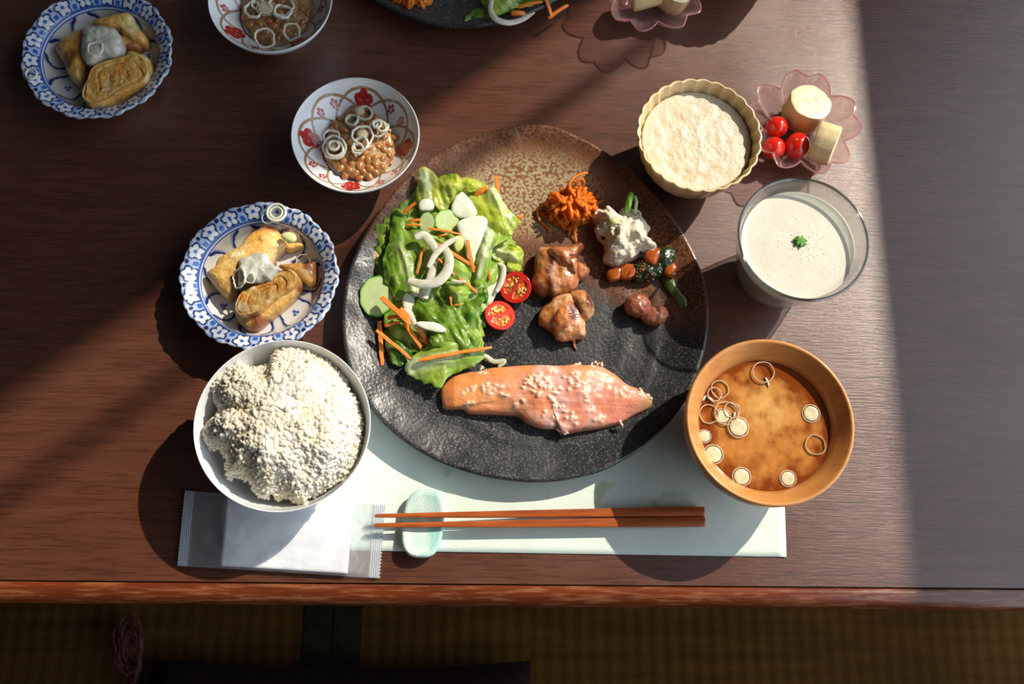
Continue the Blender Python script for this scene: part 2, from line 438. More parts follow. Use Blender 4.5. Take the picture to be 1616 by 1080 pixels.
#@@PLATE
PZ = .010
ppx = zpx([(500,36),(560,30),(620,36),(690,64),(760,103),(830,155),(900,225),(960,300),(1010,380),(1040,450),(1057,530),(1056,620),(1040,700),(1005,790),(960,860),(900,922),(830,975),(750,1015),(670,1036),(600,1044),(520,1043),(430,1030),(340,1005),(260,970),(190,925),(130,872),(85,815),(48,750),(28,690),(18,620),(20,540),(32,465),(54,400),(88,330),(133,262),(190,190),(250,138),(335,88),(420,52)], 530, 180, 1.8)
PP, pc = outline(ppx, .019, 260)
def nodes_plate():
    m = bpy.data.materials.new('stoneware_glaze'); m.use_nodes = True; nt = m.node_tree; N = nt.nodes; L = nt.links; b = N['Principled BSDF']
    tc = N.new('ShaderNodeTexCoord')
    def noi(s, d):
        n = N.new('ShaderNodeTexNoise'); n.inputs['Scale'].default_value = s; n.inputs['Detail'].default_value = d; L.new(tc.outputs['Object'], n.inputs['Vector']); return n.outputs['Fac']
    def mr(x, a, bb, c0=0, c1=1):
        n = N.new('ShaderNodeMapRange'); n.inputs[1].default_value = a; n.inputs[2].default_value = bb; n.inputs[3].default_value = c0; n.inputs[4].default_value = c1; L.new(x, n.inputs[0]); return n.outputs[0]
    def mth(op, a, bb):
        n = N.new('ShaderNodeMath'); n.operation = op
        for i, v in enumerate((a, bb)):
            if hasattr(v, 'is_linked'): L.new(v, n.inputs[i])
            else: n.inputs[i].default_value = v
        return n.outputs[0]
    def mix(f, a, bb):
        n = N.new('ShaderNodeMix'); n.data_type = 'RGBA'
        for i, v in ((0, f), (6, a), (7, bb)):
            if hasattr(v, 'is_linked'): L.new(v, n.inputs[i])
            else: n.inputs[i].default_value = (*v, 1)
        return n.outputs[2]
    at = N.new('ShaderNodeAttribute'); at.attribute_name = 'Col'
    sp = N.new('ShaderNodeSeparateColor'); L.new(at.outputs['Color'], sp.inputs[0])
    fine = noi(760, 2); mid = noi(430, 3); big = noi(30, 4)
    dark = mix(mr(fine, .56, .66), (.019, .020, .022), (.16, .16, .15))
    dark = mix(mr(big, .35, .7, 0, .5), dark, (.036, .038, .040))
    brown = mix(mr(mid, .42, .58), (.20, .075, .032), (.08, .033, .018))
    brown = mix(mr(fine, .60, .66), brown, (.02, .012, .01))
    beige = mix(mr(mid, .46, .56), (.42, .34, .20), (.22, .085, .035))
    f1 = mth('ADD', sp.outputs[0], mth('MULTIPLY', mth('SUBTRACT', mid, .5), 1.1))
    f2 = mth('ADD', sp.outputs[1], mth('MULTIPLY', mth('SUBTRACT', mid, .5), 1.0))
    c = mix(mr(f1, .35, .65), dark, brown); c = mix(mr(f2, .40, .62), c, beige)
    c = mix(mr(fine, .68, .72, 0, .7), c, (.01, .008, .008))
    L.new(c, b.inputs['Base Color'])
    L.new(mr(big, .3, .7, .26, .42), b.inputs['Roughness'])
    b.inputs['Specular IOR Level'].default_value = .6
    bn = N.new('ShaderNodeBump'); bn.inputs['Strength'].default_value = .35; bn.inputs['Distance'].default_value = .0008
    L.new(mth('ADD', mid, mth('MULTIPLY', noi(110, 4), 1.6)), bn.inputs['Height']); L.new(bn.outputs[0], b.inputs['Normal'])
    return m
glaze = nodes_plate()
top = [(0, .0088), (.1, .0088), (.2, .0088), (.3, .0089), (.4, .009), (.5, .0091), (.58, .0093), (.66, .0096), (.72, .0100), (.77, .0106), (.81, .0114), (.85, .0125), (.89, .0140), (.93, .0158), (.96, .0173), (.98, .0182), (.993, .0186), (1.0, .0178), (1.003, .0160), (.995, .0135), (.96, .0100), (.88, .0065), (.78, .0030), (.72, .0005), (.71, .0002), (0, .0002)]
top = smoothprof(top[:16], 2)[:-1]+top[15:]
V = []; Fc = []; C = []; n = len(PP); idx = []
for (s, z) in top:
    if s == 0: idx.append([len(V)]); V.append((0, 0, z)); C.append((0, 0, 0)); continue
    ring = []
    for i in range(n):
        x, y = PP[i]*s; th = math.atan2(y, x); rad = math.hypot(x, y)
        zz = z
        if z > .008 and s < .999:
            zz += .0009*nf(x*22, y*22, 5, 2)*min(1, s*2)
            for r0, a0, a1, am in ((.104, -2.7, 1.1, .0011), (.075, -1.5, .6, .0009), (.052, -.9, .3, .0008), (.118, 1.6, 3.0, .0008)):
                rr = r0*(1+.07*math.sin(2.3*th+r0*40))
                w = min(1, max(0, (th-a0)*2))*min(1, max(0, (a1-th)*2))
                zz += am*w*math.exp(-((rad-rr)/.0022)**2)
        if s > .9 and z > .012: zz += .0006*nf(x*70, y*70, 1, 2)
        ring.append(len(V)); V.append((x, y, zz))
        q = y*1.0+.28*x+.018*nf(x*14, y*14, 9, 3)          # brown towards the far side
        br_ = min(1, max(0, (q+.012)/.06)); be = min(1, max(0, 1-math.hypot((x-.004)/.085, (y-.088)/.050)*.75))*1.15*br_
        C.append((br_, be, 0))
    idx.append(ring)
for a, b in zip(idx, idx[1:]):
    for k in range(n):
        k2 = (k+1) % n
        if len(a) == 1: Fc.append((a[0], b[k], b[k2]))
        elif len(b) == 1: Fc.append((a[k], b[0], a[k2]))
        else: Fc.append((a[k], b[k], b[k2], a[k2]))
plate = tag(obj('stoneware_plate', V, Fc, glaze, loc=(pc.x, pc.y, .0010), col=C), 'large irregular black stoneware plate with brown speckled end, holding salmon and salad', 'plate')
plate2 = copy_tree(plate); c2 = W(727, -186, .019); plate2.location = (c2.x, c2.y, .0002); plate2.rotation_euler = (0, 0, math.radians(62))
tag(plate2, 'second black stoneware plate, cut off by the top edge of the photo', 'plate')

#@@BLUEPLATES
def blue_white(n=420):
    rimR = .056
    prof = smoothprof([(0, .0075), (.015, .0075), (.03, .0080), (.038, .0100), (.0425, .0150), (.0445, .0185), (.047, .0208), (.051, .0228), (.0545, .0242), (.0560, .0240)], 7)
    prof[0] = (0, .0075)
    ntop = len(prof)
    prof = prof+[(.0563, .0232), (.055, .0222), (.050, .0205), (.045, .0165), (.041, .009), (.036, .005), (.030, .0035), (.029, .0), (.027, .0), (.0265, .003), (0, .003)]
    lob = 36
    def sc(th, i):
        r = prof[i][0]
        if r < .046: return 1
        w = min(1, (r-.046)/.009)
        return 1+w*(.013*abs(math.sin(lob*th/2))*1.6-.006+.012*math.cos(12*th))
    V, Fc = revolve(prof, n, sc)
    navy, blue, white, pale, cream = (.012, .025, .13), (.035, .11, .42), (.72, .75, .80), (.30, .42, .68), (.60, .58, .53)
    def colr(x, y, z, topside):
        r = math.hypot(x, y)/rimR; th = math.atan2(y, x)
        if not topside: return white
        if r > .80:
            nfl = 18; k = round(th/(2*PI/nfl)); a = th-k*2*PI/nfl; rr = .905
            dx = (r-rr)*1.0; dy = a*r
            d = math.hypot(dx, dy); ph = math.atan2(dy, dx)
            c = pale
            if d < .026: return blue
            pet = .083+.017*math.cos(5*ph)
            if d < pet:
                if d > .03 and abs(math.cos(2.5*ph)) < .10: return blue
                return white
            if d < pet+.028: c = navy
            # little blue lozenges between flowers, scallop line
            a2 = abs(abs(a)-PI/nfl)*r
            if a2 < .03 and abs(r-.85) < .03: return blue
            if a2 < .028 and abs(r-.955) < .024: return navy
            if a2 < .06 and r > .975: return white
            if d >= pet+.028:
                c = pale if (int((r*60)) + int(a2*60)) % 2 else (.42, .54, .76)
            if r < .815: return blue
            return c
        if r > .775: return white if .785 < r < .793 else blue
        # inner field: scalloped clouds
        best = cream
        clouds = [(.60, k*2*PI/7+.15, .17, 3) for k in range(7)]+[(.25, k*2*PI/3+.8, .17, 3) for k in range(3)]
        X, Y = x/rimR, y/rimR
        for R0, a, s, pn in clouds:
            cx, cy = R0*math.cos(a), R0*math.sin(a); dx, dy = X-cx, Y-cy
            d = math.hypot(dx, dy); ph = math.atan2(dy, dx)-a
            edge = s*(1+.17*abs(math.cos(2.5*ph)))
            if d < edge-.001:
                # trefoil
                for q in range(3):
                    aa = a+q*2*PI/3+PI
                    if math.hypot(dx-.028*math.cos(aa), dy-.028*math.sin(aa)) < .024: return (.03, .07, .30)
                return (.66, .66, .66)
            if d < edge+.030: best = navy
            elif d < edge+.05 and best == cream: best = (.33, .38, .52)
        return best
    C = []
    for i, v in enumerate(V):
        # index of ring
        C.append(colr(v[0], v[1], v[2], i < 1+(ntop-1)*n))
    return V, Fc, C
V, Fc, C = blue_white()
porc = M('porcelain_print', (1, 1, 1), .16, vcol=True, coat=.4, spec=.5)
bz = .0235
b1c = W(411, 436.5, bz); rr = 123.5*scale_at(411, 436, bz)/.0563
k = rr
bp = obj('blue_white_plate', [tuple(q*k if j < 2 else q*1.15 for j, q in enumerate(v)) for v in V], Fc, porc, loc=(b1c.x, b1c.y, 0), col=C)
tag(bp, 'round blue and white scalloped dish above the rice bowl, holding rolled omelette', 'dish')
b2c = W(156, 87, bz)
bp2 = copy_tree(bp, (b2c.x, b2c.y, 0), 1.9, label='round blue and white scalloped dish in the top left shade')
BPB = .0075*1.15

#@@NATTOBOWLS
def natto_bowl(n=360):
    prof = smoothprof([(0, .0190), (.012, .0190), (.022, .0196), (.0262, .0206), (.030, .0232), (.036, .0290), (.0415, .0360), (.0445, .0415), (.0455, .0430)], 16)
    prof[0] = (0, .0190); nt_ = len(prof)
    prof = prof+[(.0459, .0432), (.0462, .0424), (.0445, .037), (.040, .029), (.034, .021), (.027, .0145), (.022, .011), (.0195, .008), (.0198, .0), (.0178, .0), (.0175, .006), (0, .008)]
    V, Fc = revolve(prof, n)
    white, tan, red, mar = (.80, .82, .84), (.34, .22, .12), (.42, .022, .020), (.16, .02, .03)
    Rm = .0455
    C = []
    for i, v in enumerate(V):
        if i >= 1+(nt_-1)*n: C.append(white); continue
        X, Y = v[0]/Rm, v[1]/Rm; r = math.hypot(X, Y); th = math.atan2(Y, X); c = white
        if r > .97: C.append(white); continue
        if r > .58:
            for q in range(4):
                for (off, R0, rad) in ((0, .50, .42), (PI/4, .50, .42)):
                    a = q*PI/2+off+.1
                    d = math.hypot(X-R0*math.cos(a), Y-R0*math.sin(a))
                    if abs(d-rad) < .017: c = tan
            for q in range(4):
                a = q*PI/2+.1+(.0 if q % 2 else .0)
                dx, dy = X-.765*math.cos(a), Y-.765*math.sin(a)
                lx = dx*math.cos(a)+dy*math.sin(a); ly = -dx*math.sin(a)+dy*math.cos(a)
                d = math.hypot(lx, ly); ph = math.atan2(ly, lx)
                e = .118+.040*abs(math.cos(2.5*ph))
                if d < e:
                    c = red
                    if .02 < d < .085 and abs(math.sin(2.5*ph)) < .12: c = (.75, .45, .45)
                for da in (-.30*PI/2-.12, .30*PI/2+.12):
                    a3 = a+PI/4*0+da*1.05
                    mx, my = X-.80*math.cos(a3), Y-.80*math.sin(a3)
                    tt = mx*math.cos(a3)+my*math.sin(a3); uu = -mx*math.sin(a3)+my*math.cos(a3)
                    for (ox, oy, sr) in ((.045, 0, .026), (.012, .040, .024), (.012, -.040, .024), (-.03, .026, .020), (-.03, -.026, .020), (-.06, 0, .014), (0, 0, .012)):
                        if math.hypot(tt-ox, uu-oy) < sr: c = red
        if .575 < r < .60: c = mar
        C.append(c)
    return V, Fc, C
V, Fc, C = natto_bowl()
nzr = .0425
def fit(px, py, rpx, h, r): return W(px, py, h), rpx*scale_at(px, py, h)/r
nb1c, s = fit(561, 212, 101, nzr, .046)
nb = obj('patterned_small_bowl', [(a*s, b*s, c) for a, b, c in V], Fc, porc, loc=(nb1c.x, nb1c.y, 0), col=C); nb.rotation_euler = (0, 0, -.18)
tag(nb, 'white bowl with red blossoms and tan lines left of the black plate, holding natto', 'bowl')
nb2c = W(426.5, -2, nzr)
nb2 = copy_tree(nb, (nb2c.x, nb2c.y, 0), .55, label='white bowl with red blossoms cut off by the top edge, holding natto')

#@@RICEBOWL
por = M('white_porcelain', (.80, .84, .87), .18, coat=.3)
rh = .057
rbc, s = fit(446, 670, 139, rh, .0605)
prof = [(0, .010), (.012, .010), (.022, .0115), (.034, .0165), (.044, .025), (.0515, .036), (.0565, .047), (.0590, .0545), (.0600, .0575)]
prof = smoothprof(prof, 5); prof[0] = (0, .010)
prof += [(.0604, .0579), (.0608, .0572), (.0600, .0535), (.0565, .043), (.050, .031), (.041, .021), (.031, .013), (.0245, .0095), (.0240, .004), (.0245, .0), (.0225, .0), (.0222, .006), (0, .007)]
V, Fc = revolve(prof, 128)
rb = tag(obj('rice_bowl', [(a*s, b*s, c) for a, b, c in V], Fc, por, loc=(rbc.x, rbc.y, .0002)), 'plain white porcelain bowl heaped with rice', 'bowl')
# rice
rpoly = zpx([(165,330),(205,265),(300,190),(360,225),(480,205),(505,150),(520,115),(580,112),(640,112),(740,160),(830,220),(900,320),(955,430),(972,560),(962,650),(940,740),(865,820),(760,880),(700,915),(660,950),(610,940),(560,915),(480,925),(410,895),(375,830),(330,812),(260,808),(245,700),(200,660),(140,650),(118,590),(140,530),(190,490),(215,440),(185,390)], 280, 510, 3.376)
RPW, rc = outline(rpoly, .055, 120)
Rmax = np.hypot(*RPW.T)
angs = np.arctan2(RPW[:, 1], RPW[:, 0]); od = np.argsort(angs); angs_s = angs[od]; rad_s = Rmax[od]
def redge(th): return float(np.interp(th, angs_s, rad_s, period=2*PI))
def rice_h(x, y):
    th = math.atan2(y, x); e = redge(th); s_ = min(1.2, math.hypot(x, y)/e)
    base = .044+.033*max(0, 1-s_**2.6)**.8
    return base+.0052*nf(x*34, y*34, 4, 3)*(1 if s_ < .9 else .6)
# inner solid mass of the heap
Vm = []; Fm = []; K = 22; n = len(RPW)
for k in range(K+1):
    q = k/K*.93
    for i in range(n):
        x, y = RPW[i]*q; Vm.append((x, y, rice_h(x, y)-.0022))
for k in range(K):
    for i in range(n):
        j = (i+1) % n; Fm.append((k*n+i, k*n+j, (k+1)*n+j, (k+1)*n+i))
m0 = len(Vm)
for i in range(n): Vm.append((RPW[i][0]*.60, RPW[i][1]*.60, .028))
for i in range(n): Fm.append((K*n+i, K*n+(i+1) % n, m0+(i+1) % n, m0+i))
Fm.append(tuple(m0+i for i in range(n-1, -1, -1)))
mb = MB(); mb.add(Vm, Fm)
gv, gf = ellipsoid(.0034, .00150, .00125, 7, 5)
rg = random.Random(3); cnt = 0
while cnt < 5200:
    x = rg.uniform(-.062, .062); y = rg.uniform(-.062, .062); th = math.atan2(y, x); e = redge(th); s_ = math.hypot(x, y)/e
    if s_ > 1.0: continue
    cnt += 1
    z = rice_h(x, y)+rg.uniform(-.0013, .0004)+.0012*nf(x*300, y*300, 8, 2)
    # outward slope tilt
    tilt = rg.gauss(0, .15)+(s_**3)*.5
    k = rg.uniform(.85, 1.15)
    mb.add(xf(gv, (x, y, z), rot(0, tilt, rg.uniform(0, 2*PI)), k), gf)
ricem = M('cooked_rice', (.94, .89, .78), .45, (.92, .82, .62), 30, 3, .45, .65, transl=.24, spec=.3)
ricem.node_tree.nodes['Principled BSDF'].inputs['Subsurface Scale'].default_value = .014
tag(mb.obj('rice', ricem, loc=(rc.x, rc.y, .0002)), 'fluffy white cooked rice heaped in the white bowl', 'rice', kind='stuff')

#@@MISO
mh = .064
mbc, s = fit(1215, 665, 133, mh, .0580)
prof = smoothprof([(0, .010), (.020, .011), (.033, .018), (.0405, .032), (.0462, .051), (.0515, .0590), (.0552, .0635)], 5); prof[0] = (0, .010); inner = list(prof)
prof += [(.0562, .0645), (.0576, .0640), (.0580, .0625), (.0570, .051), (.0530, .037), (.0455, .022), (.036, .011), (.029, .0075), (.028, .0), (.026, .0), (.0255, .005), (0, .006)]
V, Fc = revolve(prof, 128)
bwood = M('bowl_wood', (.66, .30, .085), .38, (.50, .20, .05), 16, 5, .3, .7, st=(1, 7, 3), coat=.25, stripes=((.42, .16, .04), 30, .4))
bw = tag(obj('wooden_soup_bowl', [(a*s, b*s, c) for a, b, c in V], Fc, bwood, loc=(mbc.x, mbc.y, .0014)), 'honey coloured turned wooden bowl filled with miso soup', 'bowl')
SL = .0515                                        # soup level
mis = bpy.data.materials.new('miso_soup'); mis.use_nodes = True
def miso_nodes(m):
    nt = m.node_tree; N = nt.nodes; L = nt.links; b = N['Principled BSDF']
    at = N.new('ShaderNodeAttribute'); at.attribute_name = 'Col'
    L.new(at.outputs['Color'], b.inputs['Base Color']); b.inputs['Roughness'].default_value = .08; b.inputs['Specular IOR Level'].default_value = .5
miso_nodes(mis)
rs = float(np.interp(SL, [z for r, z in inner], [r for r, z in inner]))*s
V = [(0, 0, 0)]; C = []; Fc = []; nr, na = 70, 160
for i in range(1, nr+1):
    for k in range(na):
        a = 2*PI*k/na; V.append((rs*.997*i/nr*math.cos(a), rs*.997*i/nr*math.sin(a), 0.0004 if i == nr else 0))
for k in range(na): Fc.append((0, 1+k, 1+(k+1) % na))
for i in range(nr-1):
    for k in range(na):
        Fc.append((1+i*na+k, 1+(i+1)*na+k, 1+(i+1)*na+(k+1) % na, 1+i*na+(k+1) % na))
b0 = len(V)
for k in range(na): a = 2*PI*k/na; V.append((rs*.93*math.cos(a), rs*.93*math.sin(a), -.008))
for k in range(na): Fc.append((1+(nr-1)*na+k, b0+k, b0+(k+1) % na, 1+(nr-1)*na+(k+1) % na))
Fc.append(tuple(b0+k for k in range(na-1, -1, -1)))
clear, miso, pale_ = (.20, .042, .007), (.50, .19, .042), (.66, .37, .11)  # clear: thin broth at the edge, also the painted shade at upper right
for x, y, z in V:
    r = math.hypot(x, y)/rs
    q = (1-r**4)*1.05+nf(x*90, y*90, 2, 4)*.85-.12-.9*max(0, (x*.75+y)/rs-.45)  # last term paints the bowl wall's shade into the upper right
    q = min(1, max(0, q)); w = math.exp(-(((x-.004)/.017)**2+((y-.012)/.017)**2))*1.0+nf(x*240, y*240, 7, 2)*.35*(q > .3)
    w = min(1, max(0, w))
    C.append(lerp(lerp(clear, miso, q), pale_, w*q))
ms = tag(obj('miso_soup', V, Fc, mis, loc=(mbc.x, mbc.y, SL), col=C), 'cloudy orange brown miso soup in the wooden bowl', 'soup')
leekm = M('leek_flesh', (.74, .66, .46), .25, (.66, .56, .32), 160, 3, sss=.2, coat=.3)
leekr = M('leek_ring_skin', (.80, .62, .44), .25, transp=.35, coat=.3)
leekg = M('leek_ring_pale', (.90, .88, .80), .28, (.82, .82, .66), 200, coat=.3, transp=.12, sss=.3)
def leek_disc(px, py, rpx, z, label, group, wet=True, parentless=True):
    c = W(px, py, z+.0006); r = rpx*scale_at(px, py, z)
    root = thing('leek_slice', label, 'leek slice', (c.x, c.y, z), R.uniform(0, 6), group)
    V, Fc = revolve([(0, .0003), (r*.5, .0004), (r*.76, .0004), (r*.82, .0002), (r*.80, -.0006), (0, -.0006)], 24); obj('core', V, Fc, leekm, root)
    V, Fc = torus(r*.97, r*.045+.0001, 28, 6, 1); obj('skin_ring', V, Fc, leekr, root)
    return root
for (x, y, q, lab) in ((367,572,58,'solid pale leek slice in the left middle of the soup'),(180,622,38,'small leek slice at the far left of the soup'),(230,722,55,'large leek slice at the lower left of the soup'),(385,845,52,'pale leek slice near the lower wall of the soup bowl'),(640,855,46,'yellow centred leek slice at the bottom right of the soup'),(768,497,50,'leek slice in the shaded right side of the soup'),(282,512,44,'leek slice just above the largest middle slice in the soup')):
    leek_disc(1060+x/3.484, 510+y/3.484, q/3.484, SL+.0005+(.001 if x == 367 else 0), lab, 'leek slices in the soup')
def ring(px, py, rpx, z, label, group, m, th=.0004, name='leek_ring', flat=1.6, tilt=(0, 0), wob=.12):
    c = W(px, py, z); r = rpx*scale_at(px, py, z)
    V, Fc = torus(r, th, 56, 8, flat, wob*.6, R.uniform(0, 50))
    o = obj(name, V, Fc, m, loc=(c.x, c.y, z)); o.rotation_euler = (tilt[0], tilt[1], R.uniform(0, 6))
    return tag(o, label, 'leek ring', group)
for i, (x, y, q) in enumerate(((265,365,48),(235,393,38),(205,500,52),(300,495,64),(330,480,42),(505,270,58),(790,670,54))):
    ring(1060+x/3.484, 510+y/3.484, q/3.484, SL+.0010+.0009*(i % 2), ['thin leek ring at the upper left of the soup', 'thin leek ring overlapping the upper left ring in the soup', 'wide leek ring against the left wall of the soup', 'wide leek ring above the middle leek slice', 'narrow leek ring inside the wide one in the soup', 'leek ring in the shaded top of the soup', 'faint leek ring in the shaded right of the soup'][i], 'leek rings in the soup', leekr)
for i, (x0, y0, x1, y1) in enumerate(((515, 300, 535, 350), (165, 430, 185, 400), (190, 400, 235, 440), (345, 490, 340, 520))):
    a = W(1060+x0/3.484, 510+y0/3.484, SL+.0008); b = W(1060+x1/3.484, 510+y1/3.484, SL+.0008)
    V, Fc = tube([(0, 0, 0), (b-a)*.5+Vector((.0003, 0, .0002)), b-a], [.0006, .0009, .0004], 6)
    tag(obj('leek_shred', V, Fc, leekg, loc=a), ['white leek shred hanging in the shaded top of the soup', 'white leek shred on the left wall of the soup', 'white leek shred crossing the left rings in the soup', 'tiny leek shred beside the middle leek slice'][i], 'leek shred', 'leek shreds in the soup')

#@@GLASS
gh = .078
gcc = W(1272, 371.5, gh); gr = 103.5*scale_at(1272, 371, gh)
gbc = W(1213, 440, 0); gx, gy = (gcc.x+gbc.x)/2, (gcc.y+gbc.y)/2; br_ = 50*scale_at(1213, 440, 0)
print('glass', gcc, gbc, gr, br_)
clearglass = glassmat('clear_glass', (.90, .91, .90), (1, 1, 1), body=(.80, .78, .72), bw=.09, rough=.03, ior=1.6)
prof = [(0, 0), (br_*.9, 0), (br_, .001), (br_*1.02, .004), (br_*1.05, .009), (br_*1.03+(gr-br_)*.22, .014), (br_+(gr-br_)*.45, .028), (br_+(gr-br_)*.72, .05), (gr*.985, gh-.003), (gr, gh-.0008), (gr-.0010, gh), (gr-.0022, gh-.001), (gr*.985-.0026, gh-.004), (br_+(gr-br_)*.72-.0028, .05), (br_+(gr-br_)*.45-.003, .028), (br_*.98, .014), (br_*.7, .011), (0, .0105)]
V, Fc = revolve(prof, 96)
gl = thing('drinking_glass', 'clear tapered glass tumbler of creamy white potage', 'glass', (gx, gy, .0002))
obj('glass_body', V, Fc, clearglass, gl)
rimglass = glassmat('rim_glass', (.50, .50, .48), (1, 1, 1), rough=.05, ior=2.2)
V, Fc = torus(gr-.0010, .0011, 120, 10, .9); o = obj('rim', V, Fc, rimglass, gl); o.location = (0, 0, gh-.0006)
V, Fc = revolve([(br_*.80, .0008), (br_*.98, .0006), (br_*1.04, .004), (br_*1.045, .009), (br_*.9, .0105), (br_*.80, .0095)], 96)
Fc += [(5*96+k, k, (k+1) % 96, 5*96+(k+1) % 96) for k in range(96)]
obj('thick_base', V, Fc, glassmat('base_glass', (.86, .87, .86), (1, 1, 1), body=(.8, .8, .76), bw=.22, rough=.04, ior=1.8), gl)
LZ = gh-.0125
ri = [(br_*.97, .0145), (br_+(gr-br_)*.45-.0034, .028), (br_+(gr-br_)*.72-.0032, .05), (float(np.interp(LZ, [.05, gh-.004], [br_+(gr-br_)*.72-.0032, gr*.985-.003])), LZ)]
V, Fc = revolve([(0, .0112), (br_*.68, .0116)]+ri+[(ri[-1][0]-.001, LZ-.0004)]+[(ri[-1][0]*q, LZ-.0005) for q in (.9, .7, .5, .3)]+[(0, LZ-.0005)], 96)
cream = M('cream_potage', (.63, .60, .51), .38, (.59, .56, .46), 60, 5, sss=.15, bump=.12, bscale=300, speck=((.68, .64, .50), 420, .66))
tag(obj('cream_potage', V, Fc, cream, loc=(gx, gy, .0002)), 'pale cream potage filling the glass tumbler', 'soup')
# film of soup left on the inner wall (right side) above the level
herb = M('herb_green', (.10, .30, .035), .5, (.22, .48, .08), 300, 3, bump=.6, bscale=700, transl=.2)
hc = W(1263, 381, LZ+.0007); n = 34
P = np.array([((1+.16*math.sin(7*a)+.12*math.sin(11*a+1))*.0042*math.cos(a)*1.05, (1+.16*math.sin(7*a)+.12*math.sin(11*a+1))*.0040*math.sin(a)) for a in np.linspace(0, 2*PI, n*2, endpoint=False)])
V, Fc, _ = mound(P, .0016, K=5, amp=.0008, freq=900, inset=.95, q=2)
tag(obj('parsley_leaf', V, Fc, herb, loc=hc), 'small green herb leaf floating on the cream potage', 'herb')
mb = MB(); pv, pf = ellipsoid(.00028, .00028, .00022, 5, 4)
for i in range(110):
    a = R.gauss(0, .0085); b = R.gauss(0, .0085)
    mb.add(xf(pv, (a, b-.004, 0), sc=R.uniform(.4, 1.1)), pf)
tag(mb.obj('ground_pepper', M('pepper', (.12, .09, .05), .8), loc=(hc.x, hc.y, LZ-.0002)), 'fine ground pepper around the herb leaf', 'pepper', kind='stuff')

#@@YAMBOWL
yh = .056
yc_, s = fit(1104, 212, 97, yh, .0470)
fl = 26
cer = M('cream_ceramic', (.78, .60, .33), .30, (.72, .53, .28), 25, 4, coat=.35, bump=.15, bscale=70)
prof = smoothprof([(0, .014), (.018, .0145), (.029, .017), (.0355, .024), (.0400, .036), (.0440, .048), (.0455, .0552)], 6); prof[0] = (0, .014); yi = list(prof)
prof += [(.0465, .0562), (.0474, .0555), (.0470, .053), (.0440, .042), (.0405, .029), (.035, .017), (.027, .009), (.0235, .006), (.0230, 0), (.021, 0), (.0208, .005), (0, .007)]
def flute(th, i):
    r, z = prof[i]; w = min(1, max(0, (z-.012)/.02))*(1 if z > .012 else 0)
    return 1+w*.030*(abs(math.cos(fl*th/2))-.6)
V, Fc = revolve(prof, fl*12, flute)
yb = tag(obj('fluted_bowl', [(a*s, b*s, c) for a, b, c in V], Fc, cer, loc=(yc_.x, yc_.y, .0002)), 'cream fluted ceramic bowl of grated yam right of the plate', 'bowl')
YL = .0455
yr = float(np.interp(YL, [z for r, z in yi], [r for r, z in yi]))*s*.975
nr, na = 40, 120; V = [(0, 0, YL)]; Fc = []
for i in range(1, nr+1):
    q = i/nr
    for k in range(na):
        a = 2*PI*k/na; x, y = yr*q*math.cos(a), yr*q*math.sin(a)
        V.append((x, y, YL+.0006*nf(x*120, y*120, 3, 4)*(1-q**6)-(.0006 if i == nr else 0)))
for k in range(na): Fc.append((0, 1+k, 1+(k+1) % na))
for i in range(nr-1):
    for k in range(na): Fc.append((1+i*na+k, 1+(i+1)*na+k, 1+(i+1)*na+(k+1) % na, 1+i*na+(k+1) % na))
b0 = len(V)
for k in range(na): a = 2*PI*k/na; V.append((yr*.80*math.cos(a), yr*.80*math.sin(a), .0225))
for k in range(na): Fc.append((1+(nr-1)*na+k, b0+k, b0+(k+1) % na, 1+(nr-1)*na+(k+1) % na))
Fc.append(tuple(b0+k for k in range(na-1, -1, -1)))
yam = M('grated_yam', (.74, .63, .47), .32, (.68, .50, .30), 45, 5, .45, .7, sss=.2, coat=.12, bump=.5, bscale=420)
tag(obj('grated_yam', V, Fc, yam, loc=(yc_.x, yc_.y, .0002)), 'wet pale grated yam filling the cream fluted bowl', 'yam')
yo = W(1200, -132, yh)
yb2 = copy_tree(yb, (yo.x, yo.y, .0002), .05, label='second cream fluted bowl, beyond the top edge, casting a shadow into view')

#@@SAKURA
def sakura_dish(Rr, name='blossom_glass_dish'):
    n = 250; K = 22; V = []; Fc = []
    def rad(th):
        u = ((th/(2*PI/5)+.5) % 1)*2-1               # -1..1, 0 = petal axis
        a = abs(u)
        if a > .34: t = (1-a)/.66; r = .73+.27*math.sin(t*PI/2)**1.0
        else: r = 1.0-.13*(1-a/.34)**1.1
        return r
    def zt(s, th):
        u = ((th/(2*PI/5)+.5) % 1)*2-1
        base = .0065+.024*max(0, (s-.42)/.58)**1.35
        w = max(0, (s-.40)/.6)
        base += w*(.0030*abs(u)**1.5*(-1)+.0011*math.cos(u*PI*6)*(s < .93)*min(1, w*3))
        return base
    for side in (0, 1):
        for j in range(K+1):
            s = .0001+(1-.0001)*j/K
            for i in range(n):
                th = 2*PI*i/n; q = s**1.0; r = Rr*(q*rad(th)*(w_ := min(1, max(0, (s-.3)/.5)))+q*.78*(1-w_))
                z = zt(s, th)-(side*.0028 if s > .06 else side*.0028)
                if side and s < .5: z = min(z, .0012+.0*s) if s > .36 else .0006
                if side: r *= .985
                V.append((r*math.cos(th), r*math.sin(th), z))
    N1 = (K+1)*n
    for j in range(K):
        for i in range(n):
            k = (i+1) % n; f = (j*n+i, (j+1)*n+i, (j+1)*n+k, j*n+k); Fc.append(f); Fc.append(tuple(a+N1 for a in f[::-1]))
    for i in range(n):
        k = (i+1) % n; Fc.append((K*n+i, K*n+i+N1, K*n+k+N1, K*n+k))
    return V, Fc, rad, zt
pinkglass = glassmat('pink_glass', (.95, .86, .86), (1, .95, .95), body=(.90, .70, .70), bw=.09, rough=.07, ior=1.5)
pinkrim = glassmat('pink_glass_rim', (.95, .70, .68), (1, .9, .9), body=(.86, .55, .52), bw=.28, rough=.08)
